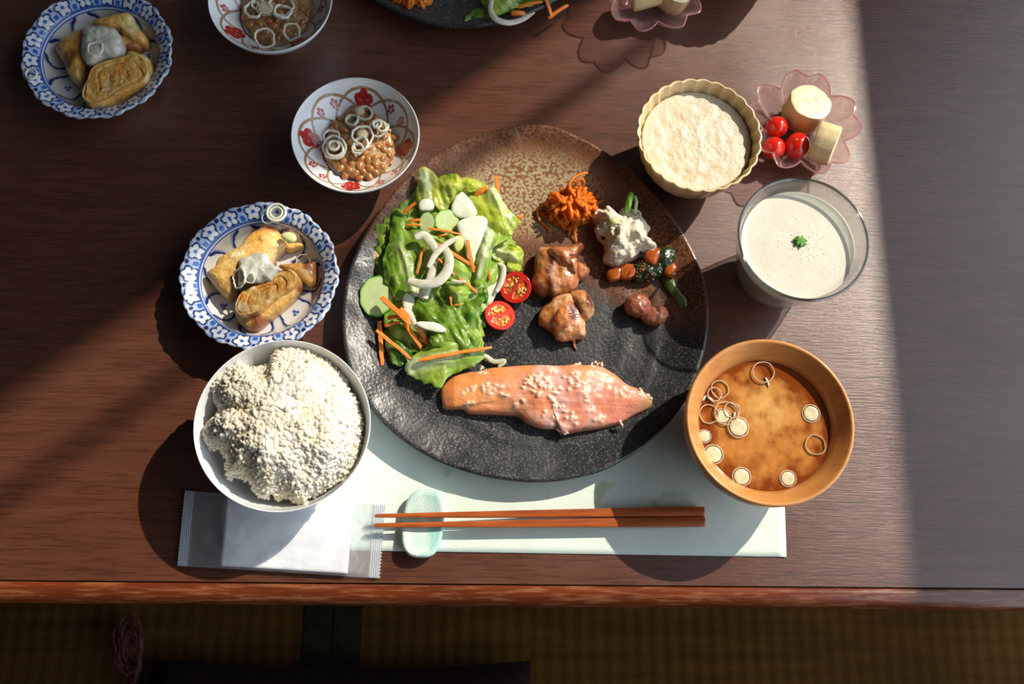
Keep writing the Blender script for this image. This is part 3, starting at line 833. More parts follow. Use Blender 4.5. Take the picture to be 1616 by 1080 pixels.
sc_, s = fit(1269, 193, 90, .028, 1.0); SR = s
V, Fc, rad, zt = sakura_dish(SR)
sd = thing('blossom_glass_dish', 'pink glass blossom dish of banana and tomatoes beside the fluted bowl', 'dish', (sc_.x, sc_.y, .0002), math.radians(82))
obj('dish_body', V, Fc, pinkglass, sd)
pts = [(SR*rad(a)*math.cos(a), SR*rad(a)*math.sin(a), zt(1, a)-.0008) for a in np.linspace(0, 2*PI, 300, endpoint=False)]
mb = MB(); n = len(pts)
for i in range(n):
    p = Vector(pts[i]); t = (Vector(pts[(i+1) % n])-Vector(pts[i-1])).normalized(); q = t.cross(Vector((0, 0, 1))).normalized(); u = q.cross(t)
    for k in range(6): a = 2*PI*k/6; mb.V.append(p+q*.0006*math.cos(a)+u*.0008*math.sin(a))
for i in range(n):
    for k in range(6): mb.F.append((i*6+k, ((i+1) % n)*6+k, ((i+1) % n)*6+(k+1) % 6, i*6+(k+1) % 6))
mb.obj('rim', pinkrim, sd)
s2 = W(1028, -24, .028)
copy_tree(sd, (s2.x, s2.y, .0002), math.radians(98), label='pink glass blossom dish with banana cut off by the top edge')
ban = M('banana_flesh', (.76, .63, .36), .45, (.72, .56, .29), 120, 4, sss=.35, sssr=(1, .7, .3), bump=.3, bscale=500)
banf = M('banana_face', (1, 1, 1), .35, vcol=True, sss=.2, sssr=(1, .7, .3), bump=.25, bscale=700)
def banana(loc, r, h, rmat, label, group='banana slices'):
    root = thing('banana_slice', label, 'banana', loc, 0, group)
    root.rotation_euler = rmat.to_euler()
    def rf(th, i): return 1+.018*math.cos(5*th)+.012*math.cos(10*th)
    V, Fc = revolve([(0, 0), (r*.94, 0), (r*.99, .001), (r, h*.3), (r, h*.7), (r*.99, h-.0008)], 60, rf); obj('flesh', V, Fc, ban, root)
    V = [(0, 0, h-.0003)]; C = [(.62, .42, .16)]; Fc = []; K = 24; n = 60
    for j in range(1, K+1):
        for i in range(n):
            th = 2*PI*i/n; q = j/K; rr = r*q*.992*rf(th, 0); V.append((rr*math.cos(th), rr*math.sin(th), h-.0008*(q**8)))
            c = lerp((.76, .68, .44), (.76, .66, .40), q)
            seed = math.exp(-((q-.27)/.09)**2)*max(0, math.cos(1.5*th))**2.5
            c = lerp(c, (.40, .22, .07), .85*seed); c = lerp(c, (.76, .62, .34), .6*math.exp(-(q/.2)**2))
            ringc = math.exp(-((q-.52)/.04)**2)*.2; c = lerp(c, (.74, .60, .34), ringc); C.append(c)
    for i in range(n): Fc.append((0, 1+i, 1+(i+1) % n))
    for j in range(K-1):
        for i in range(n): Fc.append((1+j*n+i, 1+(j+1)*n+i, 1+(j+1)*n+(i+1) % n, 1+j*n+(i+1) % n))
    obj('cut_face', V, Fc, banf, root, col=C)
    return root
def axisrot(d, up=Vector((0, 0, 1))):
    return Vector(d).normalized().to_track_quat('Z', 'Y').to_matrix()
br1 = 33*scale_at(1274, 171, .028)
c = W(1271, 175, .020)-Vector((0, 0, .012))
banana((c.x, c.y, .0075), br1, .022, axisrot((.10, .16, 1)), 'upright banana slice with its round cut face up')
a = W(1170+620/5.4, 90+690/5.4, .03); b = W(1170+800/5.4, 90+770/5.4, .03); d = (b-a).normalized()
cc = W(1170+715/5.4, 90+735/5.4, .026); L_ = .017
banana((cc.x-d.x*L_/2, cc.y-d.y*L_/2, .0085+br1*.93), br1*.93, L_, axisrot((d.x, d.y, .18)), 'banana slice lying on its side in the blossom dish')
tomm = M('cherry_tomato_skin', (.68, .018, .008), .12, (.60, .012, .006), 60, coat=.6, sss=.15, sssr=(1, .1, .05))
for i, (x, y, rx, ry) in enumerate(((305,592,97,88),(278,772,90,104),(475,752,112,98))):
    px, py = 1170+x/5.4, 90+y/5.4; r = (rx+ry)/2/5.4*scale_at(px, py, .018)
    c = W(px, py, .0095+r); root = thing('cherry_tomato', ['small tomato at the left of the banana in the blossom dish', 'round tomato nearest the fluted bowl and the glass', 'pointed tomato between the two banana slices'][i], 'tomato', (c.x, c.y, .0085), R.uniform(0, 6), 'whole cherry tomatoes')
    V, Fc = ellipsoid(r*(1.12 if i == 2 else 1.02), r*.97, r*.97, 32, 20); obj('skin', xf(V, (0, 0, r)), Fc, tomm, root)
    V, Fc = revolve([(0, 0), (.0009, .0001), (.0012, -.0004)], 12); o = obj('stem_scar', xf(V, (0, 0, 0)), Fc, M('stem_scar', (.55, .22, .05), .6), root)
    dd = Vector((.1, -.35, 1)).normalized(); o.location = Vector((0, 0, r))+dd*r*.985; o.rotation_euler = dd.to_track_quat('Z', 'Y').to_euler()
# banana in the second dish
c = W(1003, 2, .020)
banana((c.x-.004, c.y+.004, .0085+br1*.7), br1*.72, .024, axisrot((1, .25, .15)), 'banana chunk in the blossom dish at the top edge', 'banana in the far dish')
c = W(1063, -12, .02)
banana((c.x, c.y, .0085), br1*.8, .02, axisrot((.15, -.05, 1)), 'banana slice behind the chunk in the top edge dish', 'banana in the far dish')
#@@PACKET
pkc = W(445, 845, 0)
pk = thing('wet_towel_packet', 'clear plastic packet with a folded white wet towel below the rice bowl', 'towel packet', (pkc.x, pkc.y, .0015))
A, B, C_, D = [W(*p, .004)-pkc for p in ((279, 893), (599, 913), (608, 796), (291, 774))]
film = glassmat('packet_film', (.96, .97, .98), (1, 1, 1), body=(.92, .93, .95), bw=.22, rough=.16, ior=1.5)
crimp = glassmat('packet_crimp', (.80, .84, .9), (1, 1, 1), body=(.90, .92, .95), bw=.6, rough=.18, ior=1.5)
tow = M('towel_white', (.96, .96, .96), .9, (.77, .78, .82), 60, bump=.3, bscale=260)
def bil(u, v): return (A*(1-u)+B*u)*(1-v)+(D*(1-u)+C_*u)*v
def sheet_grid(u0, u1, v0, v1, nx, ny, zt, zb, zig=0):
    V = []; Fc = []
    for side, zfn in ((0, zt), (1, zb)):
        for j in range(ny+1):
            for i in range(nx+1):
                u = u0+(u1-u0)*i/nx; v = v0+(v1-v0)*j/ny
                if zig and ((zig < 0 and i == 0) or (zig > 0 and i == nx)): u += .0045*(1 if j % 2 else -1)
                p = bil(u, v); V.append((p.x, p.y, zfn(u, v)))
    N1 = (nx+1)*(ny+1)
    for j in range(ny):
        for i in range(nx):
            q = j*(nx+1)+i; f = (q, q+1, q+nx+2, q+nx+1); Fc.append(f); Fc.append(tuple(x+N1 for x in f[::-1]))
    bd = [i for i in range(nx)]+[j*(nx+1)+nx for j in range(ny)]+[ny*(nx+1)+i for i in range(nx, 0, -1)]+[j*(nx+1) for j in range(ny, 0, -1)]
    for k in range(len(bd)):
        p, q = bd[k], bd[(k+1) % len(bd)]; Fc.append((q, p, p+N1, q+N1))
    return V, Fc
def puff(u, v):
    e = max(0, min(1, (u-.06)/.14)*min(1, (.94-u)/.10))*max(0, min(1, v/.05)*min(1, (1-v)/.05))**.5
    wr_ = nf(u*9, v*5, 3, 3)*.0009+.0007*math.sin(u*40+v*9+3*nf(u*4, v*4, 1))*(u < .25)+.0009*nf(u*30, v*9, 8)*(u > .84)
    return .0012+e*(.0042+wr_)
mg = lambda u, v: .0008+.0012*0
V, Fc = sheet_grid(.048, .945, 0, 1, 90, 40, puff, lambda u, v: .0002); obj('wrapper', V, Fc, film, pk)
for (u0, u1, sg) in ((.0, .048, -1), (.945, .998, 1)):
    V, Fc = sheet_grid(u0, u1, 0, 1, 30, 44, lambda u, v: .0010+.0003*math.sin((u-u0)/(u1-u0)*2*PI*5), lambda u, v: .0002, sg); obj('crimped_seal', V, Fc, crimp, pk)
V, Fc = sheet_grid(.215, .84, .035, .965, 40, 30, lambda u, v: .0040+.0003*nf(u*10, v*7, 4)-.0006*(u > .825)-.0006*(v > .95)-.0005*(abs(u-.80) < .004), lambda u, v: .0006); obj('folded_towel', V, Fc, tow, pk)

#@@REST
rz0 = .0012
rc_ = W(668, 827, .006)
sc1 = scale_at(668, 827, .008)
cr = bpy.data.materials.new('celadon'); cr.use_nodes = True
def celadon(m):
    nt = m.node_tree; N = nt.nodes; L = nt.links; b = N['Principled BSDF']
    at = N.new('ShaderNodeAttribute'); at.attribute_name = 'Col'; L.new(at.outputs['Color'], b.inputs['Base Color'])
    b.inputs['Roughness'].default_value = .14; b.inputs['Coat Weight'].default_value = .4
    tc = N.new('ShaderNodeTexCoord'); v = N.new('ShaderNodeTexVoronoi'); v.inputs['Scale'].default_value = 820; L.new(tc.outputs['Object'], v.inputs['Vector'])
    bn = N.new('ShaderNodeBump'); bn.inputs['Strength'].default_value = .6; bn.inputs['Distance'].default_value = .0003; L.new(v.outputs['Distance'], bn.inputs['Height']); L.new(bn.outputs[0], b.inputs['Normal'])
celadon(cr)
hw_, hh_ = 32.5*sc1, 53.5*sc1
P = []
for i in range(120):
    a = 2*PI*i/120; ca, sa = math.cos(a), math.sin(a); e = 2.9
    r = 1/((abs(ca)/hw_)**e+(abs(sa)/hh_)**e)**(1/e); P.append((r*ca+.03*r*sa, r*sa))
P = np.array(P)
V = []; Fc = []; C = []; rings = [(.90, 0), (.96, .15), (.995, .45), (1, .7), (.97, .92), (.92, 1), (.8, 1.0), (.65, 1), (.5, 1), (.35, 1), (.2, 1), (.08, 1)]
def resth(x, y): return .0075+.0042*abs(y/hh_)**1.6-.0012*(1-(x/hw_)**2)*(1 if abs(y) < hh_ else 0)
for s, t in rings:
    for x, y in P*s: V.append((x, y, t*resth(x, y)))
n = 120
for r in range(len(rings)-1):
    for i in range(n): Fc.append((r*n+i, r*n+(i+1) % n, (r+1)*n+(i+1) % n, (r+1)*n+i))
Fc.append(tuple(range(n-1, -1, -1))); Fc.append(tuple((len(rings)-1)*n+i for i in range(n)))
for x, y, z in V:
    q = min(1, max(0, nf(x*60, y*60, 5, 2)*1.2+.35+.45*(x > .006))); C.append(lerp((.74, .82, .75), (.38, .66, .58), q))
crest = obj('chopstick_rest', V, Fc, cr, loc=(rc_.x, rc_.y, rz0), col=C); crest.rotation_euler = (0, 0, -.04)
tag(crest, 'pale celadon porcelain chopstick rest with fish scale relief', 'chopstick rest')

#@@CHOPSTICKS
cw = M('chopstick_lacquer', (.46, .105, .022), .3, (.34, .070, .015), 22, 5, st=(.8, 12, 12), coat=.3, stripes=((.16, .03, .01), 40, .4), bump=.1, bscale=80)
def stick(x0, y0, x1, y1, w0, w1, label):
    a = W(x0, y0, .0108+rz0); b = W(x1, y1, .0052+rz0)
    yaw = math.atan2(b.y-a.y, b.x-a.x); L_ = (b-a).length; pitch = math.asin((b.z-a.z)/L_)
    V = []; Fc = []; prof = [(0, .45), (.004, .8), (.012, 1), (.35, None), (.97, None), (.992, None), (1, None)]
    ns = 12; w0 *= sc1/2; w1 *= sc1/2
    ss = [0, .002, .006]+[i/30 for i in range(1, 30)]+[.985, .994, .998, 1]
    for s in ss:
        w = w0+(w1-w0)*min(1, s*1.15)**.8
        if s < .004: w *= .6+.1*s/.004
        if s > .996: w *= 1-.12*((s-.996)/.004)**2
        for k in range(ns):
            th = 2*PI*k/ns+PI/12; c, sn = math.cos(th), math.sin(th); e = 5.0
            r = w/(abs(c)**e+abs(sn)**e)**(1/e); V.append((s*L_, r*c, r*sn))
    for i in range(len(ss)-1):
        for k in range(ns): Fc.append((i*ns+k, (i+1)*ns+k, (i+1)*ns+(k+1) % ns, i*ns+(k+1) % ns))
    Fc.append(tuple(range(ns))); Fc.append(tuple((len(ss)-1)*ns+k for k in range(ns-1, -1, -1)))
    o = obj('chopstick', V, Fc, cw, loc=a, sharp=50); o.rotation_euler = (0, -pitch, yaw)
    return tag(o, label, 'chopstick', 'chopsticks')
stick(591, 814.5, 1111, 808, 5.5, 16.5, 'upper red brown wooden chopstick, nearer the plate')
stick(590, 829.5, 1112, 824, 6.0, 16.5, 'lower red brown wooden chopstick, nearer the table edge')

#@@SALAD
PS = .0103                                        # plate surface
def leafmat(): return M('lettuce_leaf', (1, 1, 1), .34, vcol=True, c2=(.72, .85, .6), scale=140, lo=.45, hi=.65, transl=.42, bump=.8, bscale=200, spec=.5, coat=.3)
LM = leafmat()
GC = {'y': ((.90, .90, .58), (.80, .82, .14), (.60, .70, .06)), 'g': ((.66, .76, .36), (.36, .54, .05), (.16, .34, .025)), 'm': ((.84, .88, .62), (.60, .74, .15), (.34, .55, .05)), 'd': ((.34, .48, .12), (.14, .30, .025), (.05, .17, .014)), 'p': ((.82, .84, .70), (.66, .74, .40), (.40, .56, .12))}
def leaf(pts, h, tint, label, rib=None, amp=.0035, slope=(0, 0), group='lettuce pieces in the salad', ox=540, oy=240, sc=2.841, seed=None, dome=.004, freq=55):
    gx_, gy_ = sum(p[0] for p in pts)/len(pts), sum(p[1] for p in pts)/len(pts); pts = [(gx_+(x-gx_)*1.07, gy_+(y-gy_)*1.07) for x, y in pts]
    px = zpx(pts, ox, oy, sc); P, c = outline(px, h, 110); n = len(P); K = 24; sd = seed if seed is not None else R.uniform(0, 99)
    V = []; Fc = []; C = []; pal = GC[tint]
    if rib:
        (ax, ay), (bx, by) = [W(*q, h).to_2d()-c.to_2d() for q in zpx(rib, ox, oy, sc)]
    else:
        ax, ay, bx, by = 9, 9, 9.1, 9.1
    fa = math.atan2(by-ay, bx-ax)+(0 if rib else sd); ca, sa = math.cos(fa), math.sin(fa)
    for j in range(K+1):
        s = j/K
        for i in range(n):
            x, y = P[i]*max(s, .001); r = math.hypot(x, y)+1e-9
            fr = nf(x*freq, y*freq, sd, 2); ed = s**3
            uu, vv = x*ca+y*sa, -x*sa+y*ca; fold = 1-abs(nf(uu*28, vv*120, sd+7, 2))*3
            z = dome*(1-s*s)+amp*fr+amp*.45*fold+amp*(.35+.65*ed)*nf(x*150, y*150, sd+5, 2)*.9+slope[0]*x+slope[1]*y
            jag = 1+ed*.10*nf(P[i][0]*190, P[i][1]*190, sd, 3)
            x *= jag; y *= jag
            L2 = (bx-ax)**2+(by-ay)**2; t = min(1, max(0, ((x-ax)*(bx-ax)+(y-ay)*(by-ay))/L2)); d = math.hypot(x-ax-t*(bx-ax), y-ay-t*(by-ay))
            w = math.exp(-(d/(.0035*(1.5-t)))**2) if rib else 0
            if rib: z += .0012*w
            q = min(1, max(0, .45+.5*nf(x*50+3, y*50, sd+9, 3)+.35*ed))
            vein = max(0, 1-abs(nf(x*75, y*75, sd+20, 1))*9)*.35
            col = lerp(pal[1], pal[2], q); col = lerp(col, pal[0], min(1, w+vein*(1-w)))
            V.append((x, y, z)); C.append(col)
    for j in range(K):
        for i in range(n): Fc.append((j*n+i, (j+1)*n+i, (j+1)*n+(i+1) % n, j*n+(i+1) % n))
    zmin = min(v[2] for v in V)
    lift = max(0, PS+.0004-(h+zmin))
    V = [(x, y, z+lift) for x, y, z in V]
    o = obj('lettuce_leaf', V, Fc, LM, loc=(c.x, c.y, h), col=C)
    md = o.modifiers.new('th', 'SOLIDIFY'); md.thickness = .0006; md.offset = 0
    return tag(o, label, 'lettuce', group)
leaf([(235,330),(300,300),(400,330),(560,420),(640,560),(620,690),(560,760),(480,800),(380,780),(300,720),(215,600),(200,480)], PS+.006, 'd', 'dark green lettuce lying lowest under the middle of the salad', amp=.004, dome=.005)
leaf([(190,330),(300,240),(420,190),(560,200),(700,260),(740,400),(700,560),(640,700),(600,860),(480,960),(360,900),(240,820),(200,700),(160,560),(170,440)], PS+.0055, 'm', 'bottom layer of lettuce under the whole salad', amp=.004, dome=.008)
leaf([(400,360),(520,340),(640,400),(640,520),(600,620),(520,650),(420,640),(380,560),(370,450)], PS+.013, 'm', 'light lettuce under the onion curls', amp=.003, dome=.004)
leaf([(345,140),(358,88),(395,86),(412,128),(470,108),(530,118),(580,125),(628,135),(622,165),(560,180),(512,190),(500,250),(450,262),(405,235),(370,215),(340,222)], PS+.014, 'y', 'yellow green curled lettuce at the top of the salad', rib=[(370,110),(390,215)], slope=(0, .05))
leaf([(560,215),(615,195),(672,168),(702,200),(742,262),(792,322),(770,350),(740,385),(705,400),(660,360),(610,290)], PS+.015, 'y', 'bright yellow lettuce with a pale rib at the upper right of the salad', rib=[(672,175),(760,330)], amp=.0022, slope=(.12, .05))
leaf([(228,312),(262,306),(300,325),(372,342),(392,400),(362,470),(352,560),(318,640),(250,660),(200,570),(185,490),(212,400)], PS+.013, 'g', 'broad green lettuce piece above the cucumber at the left', rib=[(330,640),(260,420)], amp=.0016, slope=(.08, 0))
leaf([(640,345),(690,355),(742,388),(705,402),(676,430),(662,500),(645,560),(610,590),(588,560),(600,500),(612,440),(628,400)], PS+.017, 'm', 'light green lettuce strip right of the white cabbage piece', rib=[(650,370),(610,560)], amp=.0022)
leaf([(672,425),(740,420),(797,432),(806,480),(792,532),(742,534),(738,500),(700,500),(676,470)], PS+.007, 'y', 'small yellow lettuce piece above the upper tomato half', rib=[(680,450),(780,490)])
leaf([(470,480),(520,470),(560,500),(565,560),(520,580),(475,560)], PS+.021, 'm', 'small green lettuce piece inside the onion curl', amp=.0018)
leaf([(465,590),(520,575),(550,610),(560,650),(520,685),(485,640)], PS+.021, 'm', 'small lettuce tip under the onion curl', amp=.002)
leaf([(318,715),(352,662),(400,690),(470,652),(545,675),(622,662),(602,760),(606,850),(560,900),(480,880),(400,860),(402,790),(345,745)], PS+.015, 'g', 'frilly dark green lettuce piece beside the lower tomato half', amp=.0032, freq=75)
leaf([(392,870),(440,800),(500,760),(560,780),(606,830),(626,892),(600,945),(545,968),(480,1000),(442,1046),(380,1022),(288,972),(330,915)], PS+.012, 'm', 'large pale based lettuce leaf touching the salmon', rib=[(300,965),(590,900)], amp=.0020, slope=(0, .10))
leaf([(198,800),(250,785),(335,850),(345,900),(302,945),(240,952),(205,890)], PS+.003, 'd', 'dark lettuce piece under the carrot sticks at the lower left', amp=.0025)
leaf([(560,480),(600,470),(640,560),(650,620),(600,640),(560,600)], PS+.009, 'm', 'green lettuce piece tucked beside the upper tomato half')
whitem = M('cabbage_white', (.84, .87, .76), .28, (.62, .70, .46), 30, 3, .35, .7, sss=.3, bump=.3, bscale=120, coat=.3)
def slab(name, pts, h, th, m, label, cat, group=None, ox=540, oy=240, sc=2.841, amp=.0006, **k):
    return food(name, zpx(pts, ox, oy, sc), h, th, m, label, cat, group, amp=amp, freq=80, K=8, q=3.5, inset=.95, **k)
slab('cabbage_piece', [(500,215),(520,190),(548,186),(606,272),(565,300),(510,292),(488,262)], PS+.015, .0035, whitem, 'pale cabbage piece under the yellow curled lettuce', 'cabbage', 'white cabbage pieces')
slab('cabbage_piece', [(515,320),(560,296),(620,288),(650,306),(645,360),(622,410),(598,470),(588,505),(560,480),(545,410),(522,360)], PS+.017, .0042, whitem, 'large white cabbage piece in the middle right of the salad', 'cabbage', 'white cabbage pieces')
slab('cabbage_piece', [(640,560),(668,520),(700,500),(722,520),(715,560),(690,640),(650,715),(610,730),(605,690)], PS+.004, .004, whitem, 'white cabbage stem between lettuce and the tomato halves', 'cabbage', 'white cabbage pieces')
slab('cabbage_piece', [(275,625),(330,600),(385,610),(360,680),(310,735),(272,700)], PS+.010, .005, whitem, 'pale cabbage stem right of the cucumber slice', 'cabbage', 'white cabbage pieces')
slab('cabbage_piece', [(343,232),(368,212),(405,222),(410,255),(380,268),(348,262)], PS+.014, .004, whitem, 'small white piece at the upper left of the salad', 'cabbage', 'white cabbage pieces')
slab('cabbage_piece', [(135,452),(160,440),(190,446),(190,488),(136,486)], PS+.002, .004, M('pale_stem', (.60, .56, .34), .4, (.5, .45, .22), 60), 'small beige stem piece at the left edge of the salad', 'cabbage', 'white cabbage pieces')
slab('cabbage_piece', [(330,770),(360,760),(430,770),(468,800),(440,810),(370,795)], PS+.019, .0018, whitem, 'thin white strip on the frilly green lettuce', 'cabbage', 'white cabbage pieces')
slab('lettuce_rib', [(505,385),(530,375),(545,395),(540,430),(515,448),(500,420)], PS+.022, .003, M('rib_yellow', (.66, .72, .28), .35, (.5, .62, .14), 60), 'round yellow green rib piece below the large white cabbage', 'lettuce')
cukm = M('cucumber_face', (1, 1, 1), .25, vcol=True, coat=.3, sss=.15, bump=.15, bscale=400)
cuks = M('cucumber_skin', (.035, .14, .02), .3, (.08, .26, .04), 80)
def cucumber(cx, cy, rx, ry, h, th, label, tilt=(0, 0), cut=None, ox=540, oy=240, sc=2.841):
    px, py = ox+cx/sc, oy+cy/sc; c = W(px, py, h+th); q = scale_at(px, py, h)/sc; a, b = rx*q, ry*q
    root = thing('cucumber_slice', label, 'cucumber', (c.x, c.y, h), 0, 'cucumber slices'); root.rotation_euler = (tilt[0], tilt[1], 0)
    n = 64; K = 18; V = [(0, 0, th)]; C = [(.62, .72, .36)]; Fc = []
    for j in range(1, K+1):
        for i in range(n):
            t = 2*PI*i/n; w = 1+.02*math.cos(9*t); u = j/K; V.append((a*u*w*math.cos(t)*.955, b*u*w*math.sin(t)*.955, th-.0002*(u**8)))
            col = lerp((.58, .68, .32), (.60, .76, .34), u); col = lerp(col, (.30, .55, .12), max(0, (u-.86)/.14)**1.3)
            if .15 < u < .55: col = lerp(col, (.74, .80, .55), .6*max(0, math.cos(3*t+.5))**3*(nf(u*9, t*3, 1)*.6+.7))
            C.append(col)
    for i in range(n): Fc.append((0, 1+i, 1+(i+1) % n))
    for j in range(K-1):
        for i in range(n): Fc.append((1+j*n+i, 1+(j+1)*n+i, 1+(j+1)*n+(i+1) % n, 1+j*n+(i+1) % n))
    obj('flesh', V, Fc, cukm, root, col=C)
    V, Fc = revolve([(0, 0), (.93, 0), (1, .0006), (1.0, th-.0005), (.985, th+.0001), (.95, th-.0001)], n, lambda t, i: 1+.02*math.cos(9*t)); obj('peel', [(x*a, y*b, z) for x, y, z in V], Fc, cuks, root)
cucumber(157, 644, 79, 96, PS+.006, .0035, 'large round cucumber slice at the left end of the salad', (.10, -.14))
cucumber(468, 308, 56, 56, PS+.014, .003, 'pale cucumber slice under the curled lettuce', (.15, .1))
cucumber(385, 315, 38, 52, PS+.015, .003, 'narrow cucumber slice at the upper left of the salad', (.1, -.3))
carm = M('raw_carrot', (.95, .26, .03), .38, (.88, .20, .02), 90, 4, bump=.25, bscale=420, stripes=((.90, .36, .08), 160, .5), coat=.15)
def carrot(x0, y0, x1, y1, w, h0, h1, label=None, ox=540, oy=240, sc=2.841, group='carrot sticks in the salad', bend=0):
    a = W(ox+x0/sc, oy+y0/sc, h0); b = W(ox+x1/sc, oy+y1/sc, h1); q = scale_at(ox+x0/sc, oy+y0/sc, h0)/sc*w/2*.95
    d = b-a; nrm = Vector((-d.y, d.x, 0)).normalized(); pts = []; rad = []
    for i in range(9):
        t = i/8; pts.append(d*t+nrm*(bend*math.sin(PI*t)+.0004*nf(t*4, x0*.1, 1))+Vector((0, 0, .0012*math.sin(PI*t)))); rad.append(q*1.25*(1-.25*t)*(1 if 0 < i < 8 else .7))
    V, Fc = tube(pts, rad, 4, .75)
    o = obj('carrot_stick', V, Fc, carm, loc=a, smooth=False)
    bv = o.modifiers.new('b', 'BEVEL'); bv.width = .0003; bv.segments = 2
    return tag(o, label, 'carrot', group)
CS = [(208,330,345,218,22,.004,.012,'carrot stick leaning out of the upper left side of the salad'),(283,318,352,305,20,.010,.016,'short carrot stick behind the broad green lettuce'),(285,330,360,328,14,.016,.018,'thin carrot stick on the top edge of the broad green lettuce'),(188,372,300,318,18,.004,.010,'carrot stick half under the broad green lettuce'),(170,435,225,378,22,.003,.008,'carrot stick above the beige stem piece'),
 (595,200,655,158,26,.012,.016,'thick carrot stick beside the yellow curled lettuce'),(692,110,700,200,22,.008,.014,'upright carrot stick at the upper right of the salad'),(385,342,535,372,14,.021,.023,'thin carrot stick across the pale cucumber'),(430,384,472,368,11,.022,.023,'tiny curved carrot piece above the onion'),(362,425,338,550,15,.019,.018,'carrot stick lying on the broad green lettuce'),
 (408,405,596,520,22,.023,.0225,'long carrot stick running under the onion to the right'),(560,395,590,540,22,.024,.022,'carrot stick on the white cabbage'),(430,478,520,572,13,.024,.022,'carrot stick crossing inside the onion curl'),(515,558,605,632,17,.022,.020,'carrot stick below the onion curl'),(485,648,490,700,12,.022,.019,'short upright carrot stick below the onion'),(500,690,545,680,12,.020,.020,'tiny carrot stick on the frilly lettuce'),
 (176,652,305,775,30,.016,.019,'thick carrot stick resting on the large cucumber slice'),(262,700,395,862,26,.018,.010,'longest thick carrot stick in the lower left bundle'),(275,762,362,892,24,.015,.007,'carrot stick under the lower left bundle'),(152,800,318,938,21,.012,.007,'carrot stick pointing down right below the cucumber'),(168,760,180,958,26,.004,.003,'carrot stick lying on the plate at the far left'),
 (342,934,672,876,21,.0195,.0175,'long carrot stick laid across the pale based lettuce leaf'),(205,745,265,738,22,.012,.015,'short carrot stick under the cucumber'),(190,782,262,762,16,.010,.013,'thin short carrot stick under the cucumber'),(655,520,660,575,15,.014,.010,'short carrot stick left of the upper tomato half'),(780,312,812,282,18,.004,.006,'carrot end at the right edge of the salad'),(690,414,742,394,17,.010,.012,'carrot stick under the right yellow lettuce'),(345,835,400,865,24,.010,.009,'carrot end beside the pale based leaf')]
for a in CS: carrot(a[0], a[1], a[2], a[3], a[4], PS+a[5], PS+a[6], a[7])
onm = M('onion_flesh', (.90, .87, .78), .22, (.80, .80, .62), 70, 3, coat=.4, bump=.3, bscale=200, transl=.3, stripes=((.6, .58, .4), 200, .5))
def onion(pts, w, h, label, ox=540, oy=240, sc=2.841, hs=None, group='onion slices'):
    P = smoothprof([tuple(p)+((hs[i] if hs else 0),) for i, p in enumerate(pts)], 8)
    base = W(ox+P[0][0]/sc, oy+P[0][1]/sc, h); q = scale_at(ox+P[0][0]/sc, oy+P[0][1]/sc, h)/sc*w/2*1.15; n = len(P)
    wp_ = [W(ox+p[0]/sc, oy+p[1]/sc, h+p[2])-base for p in P]
    V, Fc = tube(wp_, [q*(.35+.65*math.sin(PI*(.08+.84*i/(n-1)))**.6) for i in range(n)], 12, .5)
    return tag(obj('onion_slice', V, Fc, onm, loc=base), label, 'onion', group)
onion([(325,385),(365,375),(400,410),(425,455)], 40, PS+.0245, 'upper thick onion crescent in the salad')
onion([(450,420),(478,470),(472,530),(430,580),(360,592),(295,575)], 42, PS+.0262, 'large onion curl in the middle of the salad', hs=[0, 0, 0, 0, -.001, -.002])
onion([(518,384),(460,418),(415,465),(385,520)], 26, PS+.0275, 'slim onion strip crossing the large onion curl')
onion([(420,470),(405,530),(385,600),(370,660)], 34, PS+.019, 'translucent onion strip below the large onion curl')
onion([(235,720),(280,715),(310,740),(330,790)], 26, PS+.017, 'onion strip under the lower left carrot bundle')
onion([(600,915),(640,915),(680,940),(728,938),(700,965)], 20, PS+.003, 'onion strip on the plate between lettuce and salmon', hs=[.004, .001, 0, .001, 0])
onion([(700,500),(724,520),(715,580),(690,630)], 22, PS+.010, 'onion strip left of the upper tomato half')
onion([(490,575),(520,582),(555,580)], 14, PS+.025, 'tiny onion piece right of the large onion curl')
